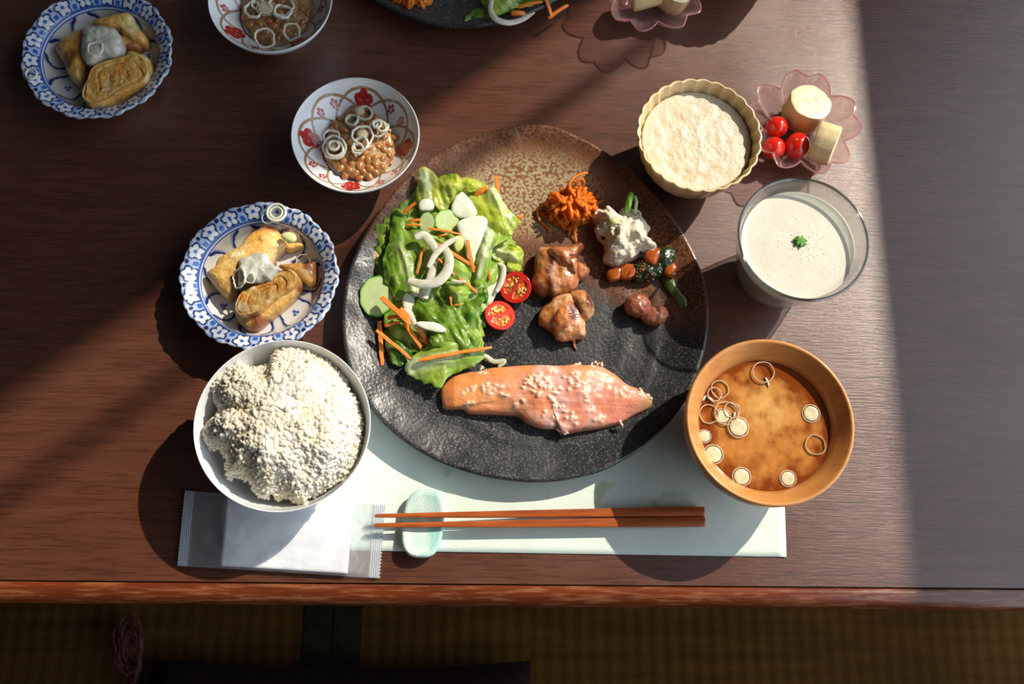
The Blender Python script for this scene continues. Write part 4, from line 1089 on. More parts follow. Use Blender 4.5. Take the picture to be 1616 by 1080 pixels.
# tomato halves
tcut = M('tomato_cut', (1, 1, 1), .14, vcol=True, coat=.5, sss=.1, sssr=(1, .2, .1))
seedm = M('tomato_seed', (.80, .50, .14), .25, coat=.4)
def tomato_half(px, py, rpx, h, tilt, az, label, squash=.95):
    q = scale_at(px, py, h+.01); r = rpx*q; c = W(px, py, h+r*.75)
    root = thing('tomato_half', label, 'tomato', (c.x, c.y, c.z), 0, 'tomato halves'); d = Vector((math.cos(az)*math.sin(tilt), math.sin(az)*math.sin(tilt), math.cos(tilt)))
    root.rotation_euler = d.to_track_quat('Z', 'Y').to_euler()
    pr = [(0, -r*.80)]+[(r*math.cos(a), r*.80*math.sin(a)) for a in np.linspace(-PI/2*.93, -.02, 14)]+[(r*.995, .0004), (r*.97, .0005)]
    V, Fc = revolve(pr, 64); obj('skin', V, Fc, tomm, root)
    n = 72; K = 30; V = [(0, 0, .0004)]; C = [(.62, .10, .05)]; Fc = []
    for j in range(1, K+1):
        for i in range(n):
            t = 2*PI*i/n; u = j/K; loc_ = abs(math.cos(t)); pulp = (.22 < u < .76)*(loc_ > .30+.25*abs(u-.5))
            z = .0005-(.0009 if pulp else 0); V.append((r*.975*u*math.cos(t), r*.975*u*math.sin(t), z))
            C.append((.74, .16, .03) if pulp else lerp((.60, .055, .03), (.66, .03, .015), u))
    for i in range(n): Fc.append((0, 1+i, 1+(i+1) % n))
    for j in range(K-1):
        for i in range(n): Fc.append((1+j*n+i, 1+(j+1)*n+i, 1+(j+1)*n+(i+1) % n, 1+j*n+(i+1) % n))
    obj('cut_face', V, Fc, tcut, root, col=C)
    mb = MB(); ev, ef = ellipsoid(.0013, .0008, .0005, 8, 5)
    for k in range(34):
        sd = R.choice((0, PI)); t = sd+R.gauss(0, .55); u = R.uniform(.28, .68)
        mb.add(xf(ev, (r*u*math.cos(t), r*u*math.sin(t), R.uniform(-.0002, .0003)), rot(0, 0, R.uniform(0, 6)), R.uniform(.7, 1.2)), ef)
    o = mb.obj('seeds', seedm, root); o['kind'] = 'stuff'
tomato_half(813.5, 454, 25, PS, .28, -2.2, 'upper tomato half leaning on the salad')
tomato_half(789, 498, 24.5, PS, .22, .4, 'lower tomato half with glistening seeds, below the other half')

#@@SHREDS
shm = M('carrot_shred', (.98, .29, .02), .32, (.96, .40, .05), 80, 3, coat=.2, transl=.5, spec=.3)
def shreds(cx, cy, rx, ry, h, hh, n, label, ox, oy, sc, seed=1, strays=()):
    px, py = ox+cx/sc, oy+cy/sc; q = scale_at(px, py, h+hh/2)/sc; rx *= q; ry *= q; c = W(px, py, h+hh*.4)
    rr = random.Random(seed); mb = MB()
    for k in range(n):
        a = rr.uniform(0, 2*PI); u = rr.random()**.6; x, y = rx*u*math.cos(a), ry*u*math.sin(a)
        top = hh*max(.06, (1-u*u))**.7; z = top*rr.uniform(.45, 1.0)+.0008
        d = rr.uniform(0, 2*PI); ln = rr.uniform(.008, .019); cur = rr.uniform(-1, 1)*130; pts = []; p = Vector((x, y, z)); pit = rr.uniform(-.4, .3)
        for i in range(9):
            pts.append(Vector((p.x, p.y, max(.0008, min(p.z, hh*1.05)))))
            d += cur*ln/8; p = p+Vector((math.cos(d), math.sin(d), pit))*ln/8
            e = math.hypot(p.x/rx, p.y/ry)
            if e > 1: p.x *= .94; p.y *= .94; p.z *= .85
        mb.add(*tube(pts, [rr.uniform(.0013, .0022)*(1 if 0 < i < 8 else .5) for i in range(9)], 4, .4))
    for st in strays:
        pts = [W(ox+x/sc, oy+y/sc, h+z)-Vector((c.x, c.y, h)) for x, y, z in smoothprof(st, 4)]
        mb.add(*tube(pts, [.0011]*len(pts), 5, .5))
    # inner bulk
    V, Fc = ellipsoid(rx*.82, ry*.82, hh*.68, 20, 10, .15, 2, 3); mb.add([v for v in xf(V, (0, 0, hh*.2)) if 1], Fc)
    mb.V = [Vector((v.x, v.y, max(.0003, v.z))) for v in mb.V]
    return tag(mb.obj('shredded_carrot', shm, loc=(c.x, c.y, h)), label, 'carrot salad', kind='stuff')
shreds(290, 268, 132, 100, PS, .019, 240, 'heap of shredded orange carrot at the top of the black plate', 820, 250, 3.483, 4,
       [[(285,200,.012),(270,150,.016),(300,105,.016),(340,85,.012),(375,80,.010)],[(300,140,.014),(340,110,.016),(355,140,.012),(320,160,.01)],[(120,270,.004),(95,280,.003),(110,340,.002),(150,380,.001),(165,400,.001)],[(300,380,.006),(305,420,.003),(312,460,.001)],[(290,370,.006),(275,400,.003),(270,425,.001)],[(390,270,.008),(430,245,.006),(460,232,.005)],[(385,250,.008),(410,225,.006),(435,205,.005)],[(110,265,.005),(170,235,.007),(200,230,.009)],[(110,300,.003),(150,320,.003),(200,310,.006)],[(250,200,.012),(262,160,.014),(290,120,.012),(320,150,.012)]])

#@@CHICKEN
def cookcol(base, brown, dark, fr=90, sd=0, bias=0):
    def f(x, y, z):
        q = nf(x*fr, y*fr, sd+z*fr*.7, 3)+.25*nf(x*fr*3, y*fr*3, sd+z*200, 2)
        c = lerp(base, brown, min(1, max(0, .45+q*.9+bias)))
        d = nf(x*fr*.6+9, y*fr*.6, sd, 2)
        return lerp(c, dark, min(1, max(0, (d-.12)*3.6)))
    return f
chm = M('teriyaki_chicken', (1, 1, 1), .22, vcol=True, coat=.7, sss=.1, sssr=(1, .5, .2), bump=1.6, bscale=150, bdet=6, c2=(.8, .5, .3), scale=170, det=6)
def Zc(pts): return zpx(pts, 820, 250, 3.483)
cc1 = cookcol((.66, .34, .15), (.50, .165, .045), (.11, .022, .008), 90, 3)
ck = thing('chicken_piece', 'upper glazed chicken piece with folded skin below the shredded carrot', 'chicken', (*W(878, 428, PS+.005).to_2d(), PS), 0, 'glazed chicken pieces')
food('meat', Zc([(85,545),(115,500),(200,488),(280,510),(322,560),(325,640),(320,670),(310,712),(250,742),(170,767),(110,747),(60,702),(75,620)]), PS, .017, chm, parent=ck, amp=.003, freq=75, seed=4, K=20, q=1.8, colf=cc1)
food('skin_flap', Zc([(150,500),(220,488),(290,470),(330,458),(350,466),(348,500),(310,540),(260,560),(300,600),(310,640),(240,600),(180,560)]), PS+.010, .011, chm, parent=ck, amp=.0025, freq=90, seed=9, K=14, q=1.5, colf=cookcol((.55, .27, .12), (.48, .16, .05), (.2, .05, .02), 80, 7))
food('meat_tip', Zc([(310,575),(345,580),(386,612),(372,645),(325,672),(300,640)]), PS+.003, .009, chm, parent=ck, amp=.001, freq=90, seed=2, K=10, q=1.5, colf=cookcol((.55, .25, .11), (.45, .15, .05), (.2, .05, .02), 80, 1))
cc2 = cookcol((.70, .44, .24), (.62, .24, .06), (.16, .035, .01), 85, 12, -.05)
ck2 = thing('chicken_piece', 'lower pale golden chicken piece with a browned knob', 'chicken', (*W(893, 497, PS+.005).to_2d(), PS), 0, 'glazed chicken pieces')
food('meat', Zc([(110,850),(150,795),(220,757),(300,750),(330,800),(355,870),(360,970),(300,990),(210,995),(180,950),(120,905)]), PS, .016, chm, parent=ck2, amp=.0035, freq=80, seed=14, K=18, q=1.6, colf=cc2)
food('meat_lobe', Zc([(270,745),(340,725),(382,760),(413,802),(410,850),(372,890),(330,880),(290,820)]), PS+.001, .0155, chm, parent=ck2, amp=.002, freq=80, seed=24, K=14, q=1.6, colf=cc2)
food('browned_knob', Zc([(170,870),(210,820),(260,820),(285,870),(270,930),(210,950),(175,920)]), PS+.008, .012, chm, parent=ck2, amp=.002, freq=90, seed=34, K=12, q=1.5, colf=cookcol((.60, .28, .10), (.56, .18, .04), (.3, .07, .02), 85, 2))
V, Fc = tube([W(820+x/3.483, 250+y/3.483, PS+z)-ck2.location for x, y, z in ((285, 975, .004), (298, 1005, .002), (300, 1030, .0015), (312, 1052, .001))], [.0018, .0014, .001, .0007], 6); obj('skin_scrap', V, Fc, M('skin_scrap', (.5, .2, .06), .3, coat=.4), ck2)

#@@TOFU
tfm = M('mashed_tofu', (.86, .78, .63), .7, (.78, .66, .48), 160, 5, .4, .65, spec=.2, bump=1.4, bscale=520, bdet=6)
tf = thing('tofu_salad', 'lumpy mashed tofu salad heap at the right of the black plate', 'tofu salad', (*W(982, 372, PS+.008).to_2d(), PS))
food('tofu_mound', Zc([(408,300),(440,282),(480,280),(520,295),(560,288),(600,288),(640,296),(668,316),(690,340),(702,380),(695,430),(712,475),(752,488),(745,515),(700,520),(650,535),(600,560),(540,587),(500,570),(468,545),(480,500),(470,460),(440,425),(428,390),(438,350),(410,330)]), PS, .024, tfm, parent=tf, amp=.0055, freq=120, seed=5, K=30, q=1.5, n=150)
mb = MB(); rr = random.Random(5)
for k in range(70):
    a = rr.uniform(0, 2*PI); u = rr.random()**.5; x = .0115*u*math.cos(a); y = .0135*u*math.sin(a)+.001; z = .024*max(.1, 1-u*u)**.6*.9
    V, Fc = ellipsoid(*(rr.uniform(.0008, .0019) for _ in range(3)), 8, 6, .3, 2, k); mb.add(xf(V, (x, y, z)), Fc)
mb.obj('crumbs', tfm, tf)['kind'] = 'stuff'
gm = M('green_cucumber_stick', (.14, .42, .03), .25, (.30, .58, .10), 60, coat=.4)
P0 = [W(820+x/3.483, 250+y/3.483, PS+z)-tf.location for x, y, z in ((612, 190, .026), (608, 215, .0255), (600, 250, .0235), (592, 296, .019))]
V, Fc = tube(P0, [.0020, .0024, .0024, .0022], 10, 1); obj('cucumber_stick', V, Fc, gm, tf)
P0 = [W(820+x/3.483, 250+y/3.483, PS+z)-tf.location for x, y, z in ((634, 205, .025), (642, 240, .0235), (634, 300, .019))]
V, Fc = tube(P0, [.0010, .0014, .0012], 8, .8); obj('cucumber_sliver', V, Fc, M('pale_sliver', (.66, .72, .42), .3), tf)
c = W(820+515/3.483, 250+348/3.483, PS+.022)-tf.location
V, Fc = ellipsoid(.0037, .0031, .0030, 20, 12, .05, 2); obj('green_bean', V, Fc, M('pale_green_bean', (.58, .62, .24), .35, coat=.3), tf, loc=c)
for (x, y, r) in ((460, 438, .0016), (505, 490, .0019), (668, 520, .0014)):
    c = W(820+x/3.483, 250+y/3.483, PS+.011)-tf.location; V, Fc = ellipsoid(r*1.3, r, r*.7, 10, 6, .3, 2, x); obj('seaweed_flake', V, Fc, M('seaweed', (.012, .022, .008), .3), tf, loc=c)

#@@BRAISED
bc = M('braised_carrot', (.50, .11, .014), .15, (.26, .05, .010), 60, 3, coat=.6, sss=.2, sssr=(1, .3, .1))
dk = M('braised_greens', (.012, .022, .008), .16, (.03, .05, .012), 120, 4, coat=.8, bump=.7, bscale=300)
dg = M('braised_stem', (.06, .10, .012), .2, (.11, .15, .03), 150, 4, coat=.7, bump=.6, bscale=260)
def bz_(name, pts, h, th, m, label, cat, **k):
    gx_, gy_ = sum(p[0] for p in pts)/len(pts), sum(p[1] for p in pts)/len(pts); pts = [(gx_+(x-gx_)*1.22, gy_+(y-gy_)*1.16) for x, y in pts]
    return food(name, Zc(pts), h, th, m, label, cat, 'braised vegetables', K=10, **dict(dict(q=3.2 if 'carrot' in name else 2.0, p=2), **k))
bz_('carrot_piece', [(483,640),(500,618),(550,600),(558,640),(540,668),(500,675)], PS, .0085, bc, 'orange carrot end at the left of the braised greens', 'carrot', amp=.0004)
bz_('carrot_piece', [(550,598),(600,590),(645,600),(640,640),(600,665),(555,655)], PS+.001, .008, bc, 'flat orange carrot piece beside the dark greens', 'carrot', amp=.0004)
bz_('carrot_piece', [(690,520),(730,500),(768,515),(760,560),(735,595),(700,570)], PS+.004, .009, bc, 'brown red carrot piece under the tofu salad', 'carrot', amp=.0005)
bz_('carrot_piece', [(800,600),(835,580),(856,610),(848,645),(815,650),(795,630)], PS+.005, .007, bc, 'small orange piece beneath the shiny dark leaf', 'carrot', amp=.0004)
bz_('leafy_greens', [(638,600),(680,575),(740,580),(790,590),(800,630),(760,650),(700,665),(650,670),(630,640)], PS, .012, dk, 'dark simmered greens with tiny roe in the braised vegetables', 'greens', amp=.003, freq=160, n=110)
bz_('shiny_leaf', [(770,520),(800,500),(845,515),(850,560),(820,600),(785,605),(762,570)], PS+.006, .008, dk, 'shiny nearly black leaf at the right of the braised greens', 'greens', amp=.002, freq=130)
bz_('green_stem', [(790,655),(825,645),(850,680),(880,740),(925,790),(905,818),(870,800),(830,750),(800,700)], PS, .0055, dg, 'olive green simmered stem trailing down the plate', 'greens', amp=.0008, freq=140)
mb = MB(); V, Fc = ellipsoid(.0006, .0006, .0006, 7, 5); rr = random.Random(9)
for k in range(60):
    p = W(820+(695+rr.gauss(0, 34))/3.483, 250+(618+rr.gauss(0, 22))/3.483, PS+.011); mb.add(xf(V, p, sc=rr.uniform(.6, 1.3)), Fc)
c = Vector((*W(820+695/3.483, 250+618/3.483, PS+.011).to_2d(), PS+.009)); mb.V = [v-c for v in mb.V]
tag(mb.obj('orange_roe', M('roe', (.55, .13, .03), .2, coat=.5), loc=c), 'tiny orange brown roe scattered on the dark greens', 'roe', kind='stuff')
# pickled plums
um = M('pickled_plum', (.34, .115, .060), .38, (.26, .07, .038), 90, 4, coat=.25, sss=.2, sssr=(1, .3, .2), bump=.8, bscale=170)
for (x, y, a, b, lab, sd) in ((648, 810, 72, 66, 'rounder wrinkled pickled plum at the left of the pair', 1), (742, 866, 74, 54, 'darker oval wrinkled pickled plum at the right of the pair', 2)):
    q = scale_at(820+x/3.483, 250+y/3.483, PS)/3.483; c = W(820+x/3.483, 250+y/3.483, PS+b*q*.8)
    V, Fc = ellipsoid(a*q, b*q, b*q*.82, 48, 28, .10, 2.4, sd*7); o = obj('pickled_plum', xf(V, (0, 0, b*q*.82)), Fc, um, loc=(c.x, c.y, PS)); o.rotation_euler = (0, 0, .25 if sd == 2 else -.2)
    tag(o, lab, 'pickled plum', 'pickled plums')

#@@SALMON
def Zs(pts): return zpx(pts, 670, 550, 4.2526)
sal = [(106,280),(128,240),(178,195),(260,160),(350,150),(450,130),(600,121),(730,118),(850,118),(980,112),(1100,112),(1200,125),(1290,180),(1360,240),(1440,272),(1500,312),(1528,368),(1490,410),(1400,450),(1310,500),(1200,530),(1080,548),(1000,560),(920,572),(890,540),(780,530),(680,490),(620,452),(550,442),(430,437),(300,430),(250,402),(130,400),(112,350)]
spots = [(390,150),(420,235),(450,255),(500,260),(530,310),(290,280),(330,250),(285,370),(380,270),(680,210),(720,230),(760,270),(770,330),(840,130),(850,160),(830,260),(850,300),(860,350),(900,280),(960,190),(1000,170),(980,260),(1030,240),(1150,110),(1020,100),(1080,320),(1100,350),(1120,390),(870,390),(930,400),(820,450),(630,370),(990,450),(1010,470),(890,470),(910,520),(950,530),(1160,470),(1190,480),(1340,270),(1330,300),(1250,260),(1270,285),(1450,280),(1470,310),(980,520),(770,200),(810,230),(740,200),(690,270),(1060,230)]
_P, scen = outline(Zs(sal), PS+.0068, 220)
rr = random.Random(11); LP = []
for (x, y) in spots:
    for k in range(3):
        p = W(670+(x+rr.gauss(0, 20))/4.2526, 550+(y+rr.gauss(0, 14))/4.2526, PS+.014)-scen
        a = rr.uniform(0, PI); LP.append((p.x, p.y, math.cos(a), math.sin(a), rr.uniform(.0011, .0021), rr.uniform(.0010, .0016)))
LC = {}
def lump(x, y):
    key = (round(x, 5), round(y, 5))
    if key in LC: return LC[key]
    v = 0
    for (lx, ly, ca, sa, ra, rb) in LP:
        dx, dy = x-lx, y-ly
        if abs(dx) < .005 and abs(dy) < .005:
            u, w = (dx*ca+dy*sa)/ra, (-dx*sa+dy*ca)/rb; v = max(v, math.exp(-(u*u+w*w)))
    LC[key] = v
    return v
def salcol(x, y, z):
    t = (x+.077)/.155
    c = lerp((.86, .33, .10), (.82, .30, .21), min(1, max(0, .5+nf(x*30, y*30, 3)+(t-.40)*1.3)))
    if y > .012: c = lerp(c, (.76, .28, .09), .6)
    m_ = abs(((x*.55+y*1.4+.004*nf(x*30, y*30, 2))*250) % 1-.5)
    if m_ < .12 and y < .003 and t < .4: c = lerp(c, (.84, .52, .32), .5)
    c = lerp(c, (.60, .15, .06), min(.6, max(0, (-y-.006)*60))*max(0, nf(x*45, y*45, 15, 2)+.55))
    e = min(1, max(0, (t-.90)/.08)); c = lerp(c, (.50, .34, .17), e*.85)
    if t < .07: c = lerp(c, (.62, .17, .04), .6)
    wv = math.exp(-((t-.55)/.2)**2)*max(0, nf(x*70, y*70, 44, 3)+.22); c = lerp(c, (.78, .50, .44), min(.75, wv*1.3))
    return lerp(c, (.90, .66, .50), .9*lump(x, y)*(z > .003))
salm = M('grilled_salmon', (1, 1, 1), .30, vcol=True, sss=.3, sssr=(1, .35, .2), coat=.3, bump=.5, bscale=330, bdet=5)
sm = thing('salmon_fillet', 'grilled pink salmon fillet at the front of the black plate', 'salmon', (*W(865, 630, PS+.006).to_2d(), PS))
food('flesh', Zs(sal), PS, .017, salm, parent=sm, amp=.0015, freq=60, seed=8, K=104, q=2.6, n=250, colf=salcol, zf=lambda x, y, s: .78+.20*math.exp(-((x-.012)/.045)**2)-.12/(1+math.exp((y+.006)*700))+.085*lump(x, y)+.02*nf(x*45, y*260, 3, 2))
mb = MB(); rr = random.Random(12)
for (x, y) in ((395, 138), (850, 122), (1022, 104), (1150, 106), (1170, 112), (905, 545), (930, 556), (950, 562), (1318, 505), (1440, 285), (1490, 318), (1510, 345)):
    for k in range(3):
        p = W(670+(x+rr.gauss(0, 12))/4.2526, 550+(y+rr.gauss(0, 7))/4.2526, PS+.008)-sm.location; p.z = rr.uniform(.006, .010)
        V, Fc = ellipsoid(rr.uniform(.0010, .0022), rr.uniform(.0008, .0015), rr.uniform(.0007, .0011), 9, 6, .3, 2, rr.random()*50)
        mb.add(xf(V, p, rot(0, 0, rr.uniform(0, 6))), Fc)
mb.obj('rice_malt', M('rice_malt', (.78, .50, .34), .4, (.80, .60, .44), 160, coat=.2), sm)['kind'] = 'stuff'

#@@OMELETTES
eggo = M('egg_outer', (1, 1, 1), .38, vcol=True, coat=.25, sss=.1, sssr=(1, .6, .2), bump=.9, bscale=420, c2=(.85, .70, .5), scale=260)
def eggcol(sd, br=.0):
    def f(x, y, z):
        q = nf(x*75, y*75, sd+z*80, 3); c = lerp((.88, .58, .19), (.80, .43, .09), min(1, max(0, .5+q)))
        c = lerp(c, (.90, .76, .42), min(1, max(0, nf(x*60+5, y*60, sd+3, 2)*2-.2)))
        return lerp(c, (.36, .13, .035), min(1, max(0, (nf(x*55, y*55+7, sd+9, 3)-.12+br)*3)))
    return f
def roll(px, h, th, label, sd, br, dxy, group='omelette slices', plate_s=1):
    """rolled slice: outer crust + spiral cut face on top. dxy: long axis angle of the spiral"""
    P, c = outline(px, h+th, 130)
    root = thing('omelette_slice', label, 'omelette', (c.x, c.y, h), 0, group)
    V = []; Fc = []; C = []; f = eggcol(sd, br); n = 130
    rs = [(.86, 0), (.93, .1), (.97, .3), (.99, .55), (1.0, .8), (.99, .93), (.955, 1.0)]
    for s, t in rs:
        for i in range(n):
            x, y = P[i]*(s+.015*nf(P[i][0]*150, P[i][1]*150, t*3+sd)); V.append((x, y, t*th)); C.append(f(x, y, t*th))
    for r in range(len(rs)-1):
        for i in range(n): Fc.append((r*n+i, r*n+(i+1) % n, (r+1)*n+(i+1) % n, (r+1)*n+i))
    Fc.append(tuple(range(n-1, -1, -1))); obj('crust', V, Fc, eggo, root, col=C)
    V = []; Fc = []; C = []; K = 46
    V.append((0, 0, th)); C.append((.80, .50, .12))
    for j in range(1, K+1):
        u = j/K
        for i in range(n):
            x, y = P[i]*u*.965; ang = i/n+.03*nf(x*80, y*80, sd)
            lay = (u*2.7+ang+.34*nf(x*70, y*70, sd, 3)) % 1
            g = math.exp(-((lay-.5)/.055)**2)*min(1, u*4)*(u < .96)*min(1, max(.35, .6+2.2*nf(x*60, y*60, sd+40, 2)))
            V.append((x, y, th+.0009*nf(x*120, y*120, sd+1, 3)-.0016*g-.0004*(u**6)))
            base = lerp((.82, .36, .055), (.86, .58, .20), min(1, max(0, .5+nf(x*110, y*110, sd+4, 3))))
            base = lerp(base, (.86, .78, .60), min(1, max(0, (nf(x*45+2, y*45, sd+13, 2)-.15)*3)))
            C.append(lerp(base, (.13, .045, .015), g*(.95 if nf(x*50, y*50, sd+17) > -.15 else .25)))
    for i in range(n): Fc.append((0, 1+i, 1+(i+1) % n))
    for j in range(K-1):
        for i in range(n): Fc.append((1+j*n+i, 1+(j+1)*n+i, 1+(j+1)*n+(i+1) % n, 1+j*n+(i+1) % n))
    obj('rolled_face', V, Fc, eggo, root, col=C)
    return root
def eggpiece(px, h, th, label, sd, br=0, **k):
    return food('omelette_slice', px, h, th, eggo, label, 'omelette', 'omelette slices', amp=.0012, freq=90, seed=sd, K=16, q=3.0, n=110, colf=eggcol(sd, br), inset=.93, **k)
Z2 = lambda p: zpx(p, 270, 310, 4.3207)
eggpiece(Z2([(250,555),(300,500),(330,440),(400,395),(480,350),(520,292),(590,245),(660,215),(710,225),(745,255),(800,330),(760,372),(700,440),(690,520),(600,580),(500,600),(445,620),(400,702),(350,670)]), BPB+.0005, .020, 'long golden omelette piece at the back of the dish above the rice bowl', 3, -.25)
eggpiece(Z2([(770,330),(800,335),(880,325),(908,345),(860,368),(790,378)]), BPB+.001, .010, 'thin omelette flap at the right of the golden piece', 5, -.1)
eggpiece(Z2([(740,480),(850,470),(930,466),(990,458),(996,540),(985,605),(945,618),(900,585),(850,540),(780,510)]), BPB+.0005, .013, 'triangular omelette piece at the right side of the dish above the rice bowl', 6, -.1)
eggpiece(Z2([(740,560),(800,505),(850,512),(895,570),(885,650),(800,740),(700,822),(650,860),(600,912),(535,920),(470,870),(440,810),(520,800),(640,790),(700,700)]), BPB+.0005, .016, 'browned underside of the rolled omelette in front', 9, .28)
roll(Z2([(430,760),(445,700),(480,650),(560,610),(640,590),(700,560),(720,520),(780,498),(835,515),(855,565),(830,615),(770,650),(720,690),(660,740),(610,780),(560,800),(500,815),(450,805)]), BPB+.008, .0135, 'rolled omelette slice showing its spiral, front of the dish above the rice bowl', 2, -.1, 0)
daik = M('grated_daikon', (.70, .69, .60), .22, (.60, .60, .50), 90, 3, sss=.4, coat=.5, bump=.5, bscale=230, transl=.15)
food('grated_daikon', Z2([(450,470),(470,420),(560,385),(635,388),(672,425),(700,462),(762,500),(735,520),(700,560),(690,582),(620,580),(560,588),(500,585),(462,620),(452,560)]), BPB+.018, .0085, daik, 'mound of translucent grated radish on the omelette above the rice bowl', 'grated radish', 'grated radish mounds', amp=.0022, freq=110, seed=3, K=18, q=1.8)
ring(270+465/4.32, 310+560/4.32, 15, BPB+.024, 'limp leek ring at the left of the grated radish', 'leek rings on the omelette dish', leekg, .0006, tilt=(.5, -.5), wob=.5)
ring(270+540/4.32, 310+560/4.32, 8, BPB+.027, 'small leek ring on the front of the grated radish', 'leek rings on the omelette dish', leekg, .0005, tilt=(.2, 0), wob=.3)
ring(270+718/4.32, 310+112/4.32, 14.5, .0290, 'large pale leek ring on the rim of the dish above the rice bowl', 'leek rings on the omelette dish', leekg, .0010, wob=.08)
ring(270+716/4.32, 310+112/4.32, 9.5, .0292, 'small leek ring inside the one on the dish rim', 'leek rings on the omelette dish', leekg, .0007, wob=.1)
ring(270+660/4.32, 310+150/4.32, 9, .0270, 'faint leek ring half under the one on the dish rim', 'leek rings on the omelette dish', leekg, .0004, wob=.2)
food('leek_slice', Z2([(748,270),(770,248),(815,245),(850,265),(852,300),(820,315),(775,300)]), BPB+.020, .003, M('leek_pale', (.74, .74, .36), .3, (.62, .68, .26), 60, coat=.3), 'oval yellow green leek slice right of the golden omelette piece', 'leek slice', amp=.0003, K=8)
ring(270+900/4.32, 310+440/4.32, 11, BPB+.006, 'thin leek ring on the bare right side of the dish', 'leek rings on the omelette dish', leekr, .0004, wob=.3)
# far dish
Z1 = lambda p: zpx(p, 0, 0, 2.9926)
eggpiece(Z1([(262,240),(290,205),(330,180),(380,155),(430,150),(470,230),(430,300),(400,350),(385,400),(345,385),(320,340),(300,290)]), BPB+.0005, .018, 'browned omelette piece at the left of the shaded dish', 21, .12)
eggpiece(Z1([(440,122),(520,95),(620,80),(650,120),(680,165),(702,190),(695,222),(650,215),(600,185),(560,160),(500,160),(460,150)]), BPB+.001, .018, 'pale omelette piece at the back of the shaded dish', 25, -.12)
eggpiece(Z1([(570,180),(620,190),(665,215),(660,240),(610,250),(560,240)]), BPB+.001, .013, 'small omelette corner between the pieces in the shaded dish', 26, .05)
eggpiece(Z1([(600,262),(660,258),(710,285),(735,340),(725,395),(700,432),(660,425),(600,380)]), BPB+.0005, .015, 'omelette edge behind the roll in the shaded dish', 28, -.05)
roll(Z1([(384,455),(388,415),(410,370),(430,320),(480,290),(560,268),(630,252),(680,280),(698,325),(690,370),(640,400),(560,440),(490,480),(430,492),(400,478)]), BPB+.001, .020, 'rolled omelette slice showing its spiral in the shaded dish', 31, -.1, 0)
food('grated_daikon', Z1([(385,170),(400,140),(440,124),(520,128),(565,160),(588,205),(580,245),(540,268),(490,275),(440,300),(400,290),(385,240)]), BPB+.015, .0125, daik, 'mound of grated radish on the omelette in the shaded dish', 'grated radish', 'grated radish mounds', amp=.0025, freq=100, seed=13, K=18, q=1.8)
ring(148/2.9926, 350/2.9926, 9, .0288, 'leek ring on the left rim of the shaded dish', 'leek rings on the shaded dish', leekg, .0008, wob=.2)
ring(450/2.9926, 230/2.9926, 12, BPB+.0285, 'leek ring on the grated radish in the shaded dish', 'leek rings on the shaded dish', leekg, .0006, wob=.2)

#@@NATTO
bm = M('natto_bean', (.44, .175, .045), .22, (.32, .11, .028), 120, 3, coat=.6, bump=.35, bscale=500)
saucem = M('natto_sauce', (.30, .14, .045), .2, (.50, .34, .15), 150, 5, coat=.8, bump=1.4, bscale=330)
def natto(poly, cpx, n, base, hh, blab, slab_, seed, ox, oy, sc, group):
    rr = random.Random(seed); px = zpx(poly, ox, oy, sc)
    sc_ = food('natto_sauce', px, base, hh*.86, saucem, slab_, 'natto', amp=.0012, freq=120, seed=seed, K=14, q=2.2, inset=.8)
    meshes = []
    pts = []; tries = 0; minx, maxx = min(p[0] for p in px), max(p[0] for p in px); miny, maxy = min(p[1] for p in px), max(p[1] for p in px)
    cx, cy = sum(p[0] for p in px)/len(px), sum(p[1] for p in px)/len(px); R0 = (maxx-minx)/2
    while len(pts) < n and tries < 9000:
        tries += 1; x, y = rr.uniform(minx, maxx), rr.uniform(miny, maxy)
        if not inpoly(x, y, px): continue
        if any((x-a)**2+(y-b)**2 < 10.2**2 for a, b in pts): continue
        pts.append((x, y))
    protos = []
    for i, (x, y) in enumerate(pts):
        u = math.hypot(x-cx, y-cy)/R0; z = base+hh*.74*max(0, 1-u*u)**.4+.0004
        p = W(x, y, z)
        if i < 5:
            V, Fc = ellipsoid(.0040, .0029, .0026, 14, 9, .07, 1.6, i*9); o = obj('natto_bean', V, Fc, bm); protos.append(o)
        else:
            o = protos[i % 5].copy(); COL.objects.link(o)
        o.location = p; o.rotation_euler = (rr.uniform(-.4, .4), rr.uniform(-.4, .4), rr.uniform(0, 6)); q = rr.uniform(.85, 1.12); o.scale = (q, q, q)
        tag(o, blab, 'natto bean', group)
nbz = .0196
natto([(365,520),(450,425),(500,345),(560,320),(625,340),(660,420),(745,470),(800,530),(822,600),(828,690),(780,770),(740,830),(640,860),(560,862),(480,845),(400,790),(345,740),(315,690),(330,600)], None, 90, nbz, .0095, 'brown sticky soybean in the blossom bowl beside the black plate', 'sticky brown natto sauce in the blossom bowl beside the black plate', 3, 440, 90, 4.5, 'natto beans beside the plate')
natto([(1140,20),(1150,80),(1180,150),(1220,195),(1300,222),(1380,200),(1440,140),(1475,60),(1480,0),(1450,-80),(1380,-130),(1280,-140),(1190,-90),(1150,-40)], None, 80, nbz, .0095, 'brown sticky soybean in the bowl cut off by the top edge', 'natto sauce in the bowl cut off by the top edge', 8, 0, 0, 2.9926, 'natto beans in the far bowl')
nh = nbz+.0115
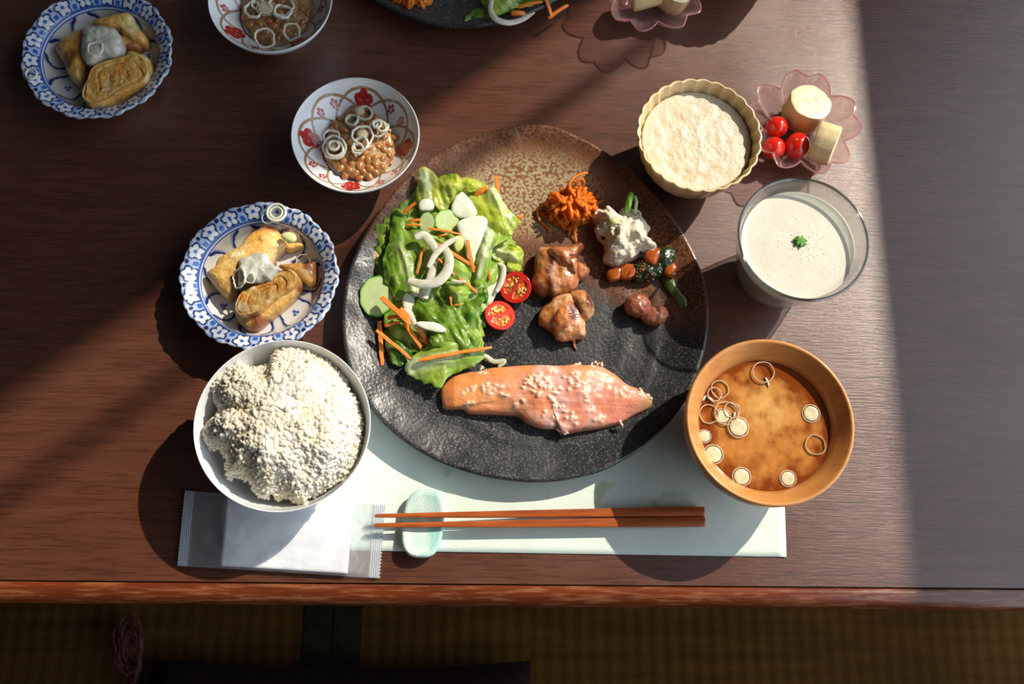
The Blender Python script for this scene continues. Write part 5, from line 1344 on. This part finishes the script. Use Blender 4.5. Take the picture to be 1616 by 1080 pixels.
L4 = [(395,640,88,0,'outer leek ring of the left cluster on the natto'),(400,655,62,1,'middle leek ring of the left cluster on the natto'),(390,630,38,2,'inner leek ring of the left cluster on the natto'),(375,575,60,0,'leek ring behind the left cluster on the natto'),(595,560,78,1,'tall leek ring at the centre of the natto'),(585,620,60,2,'leek ring at the front of the central cluster on the natto'),(560,655,42,1,'small drooping leek ring in the central cluster on the natto'),(705,510,66,0,'leek ring at the upper right of the natto'),(735,500,45,1,'small leek ring beside the upper right one on the natto'),(520,450,48,0,'leek ring at the upper left of the natto'),(610,400,56,0,'leek ring hanging at the top of the natto'),(700,480,30,2,'tiny leek ring in the upper right of the natto')]
for x, y, q, lv, lab in L4:
    ring(440+x/4.5, 90+y/4.5, q/4.5*.92, nh+lv*.0014-(.002 if y < 460 else 0), lab, 'leek rings on the natto', leekg, .0009, tilt=(R.uniform(-.25, .25), R.uniform(-.25, .25)), wob=.22, flat=2.0)
for (x, y, q, lab) in ((595, 545, 40, 'pale leek core at the centre of the natto'), (400, 640, 30, 'pale leek core in the left cluster on the natto'), (575, 380, 34, 'pale leek core at the top of the natto')):
    leek_disc(440+x/4.5, 90+y/4.5, q/4.5, nh+.001, lab, 'leek cores on the natto')
for x, y, q, lab in ((1200,45,44,'leek ring at the left of the natto at the top edge'),(1215,20,30,'inner leek ring at the left of the natto at the top edge'),(1250,180,52,'leek ring at the bottom of the natto at the top edge'),(1335,55,44,'leek ring right of centre on the natto at the top edge'),(1330,20,60,'wide leek ring on the natto at the top edge'),(1380,150,42,'leek ring at the lower right of the natto at the top edge')):
    ring(x/2.9926, y/2.9926, q/2.9926*.9, nh+.001, lab, 'leek rings on the far natto', leekg, .0009, tilt=(R.uniform(-.25, .25), R.uniform(-.25, .25)), wob=.4, flat=1.8)
leek_disc(1255/2.9926, 35/2.9926, 15, nh+.0022, 'solid leek slice on the natto at the top edge', 'leek cores on the natto')

#@@FARPLATE
Z3 = dict(ox=520, oy=0, sc=2.6933)
FP = PS
G = 'food on the far plate'
leaf([(588,85),(590,60),(640,20),(655,-40),(720,-70),(800,-60),(900,-40),(960,-10),(905,15),(860,30),(800,40),(740,55),(700,75),(620,88)], FP+.006, 'g', 'green lettuce on the plate at the top edge', group=G, amp=.003, **Z3)
leaf([(650,10),(700,-20),(760,-10),(800,20),(760,45),(690,60)], FP+.010, 'm', 'lighter lettuce piece on the plate at the top edge', group=G, amp=.0025, **Z3)
onion([(690,-10),(685,40),(705,80),(760,97),(820,82),(868,50)], 24, FP+.014, 'onion curl on the plate at the top edge', group=G, hs=[0, 0, 0, -.002, -.006, -.008], **Z3)
for a in ((770,58,832,60,24,.011,.010,'short carrot stick inside the onion curl at the top edge'),(800,32,905,8,16,.015,.015,'thin carrot stick on the lettuce at the top edge'),(912,-20,945,75,20,.011,.003,'slanting carrot stick on the plate at the top edge'),(930,78,1015,22,18,.003,.003,'carrot stick on the plate rim at the top edge')):
    carrot(a[0], a[1], a[2], a[3], a[4], FP+a[5], FP+a[6], a[7], group=G, **Z3)
shreds(345, -18, 90, 52, FP, .014, 110, 'shredded carrot on the plate at the top edge', 520, 0, 2.6933, 12, [[(330,10,.006),(335,30,.003),(330,44,.001)],[(350,10,.006),(345,30,.003)],[(400,-10,.006),(425,0,.004),(438,8,.002)]])
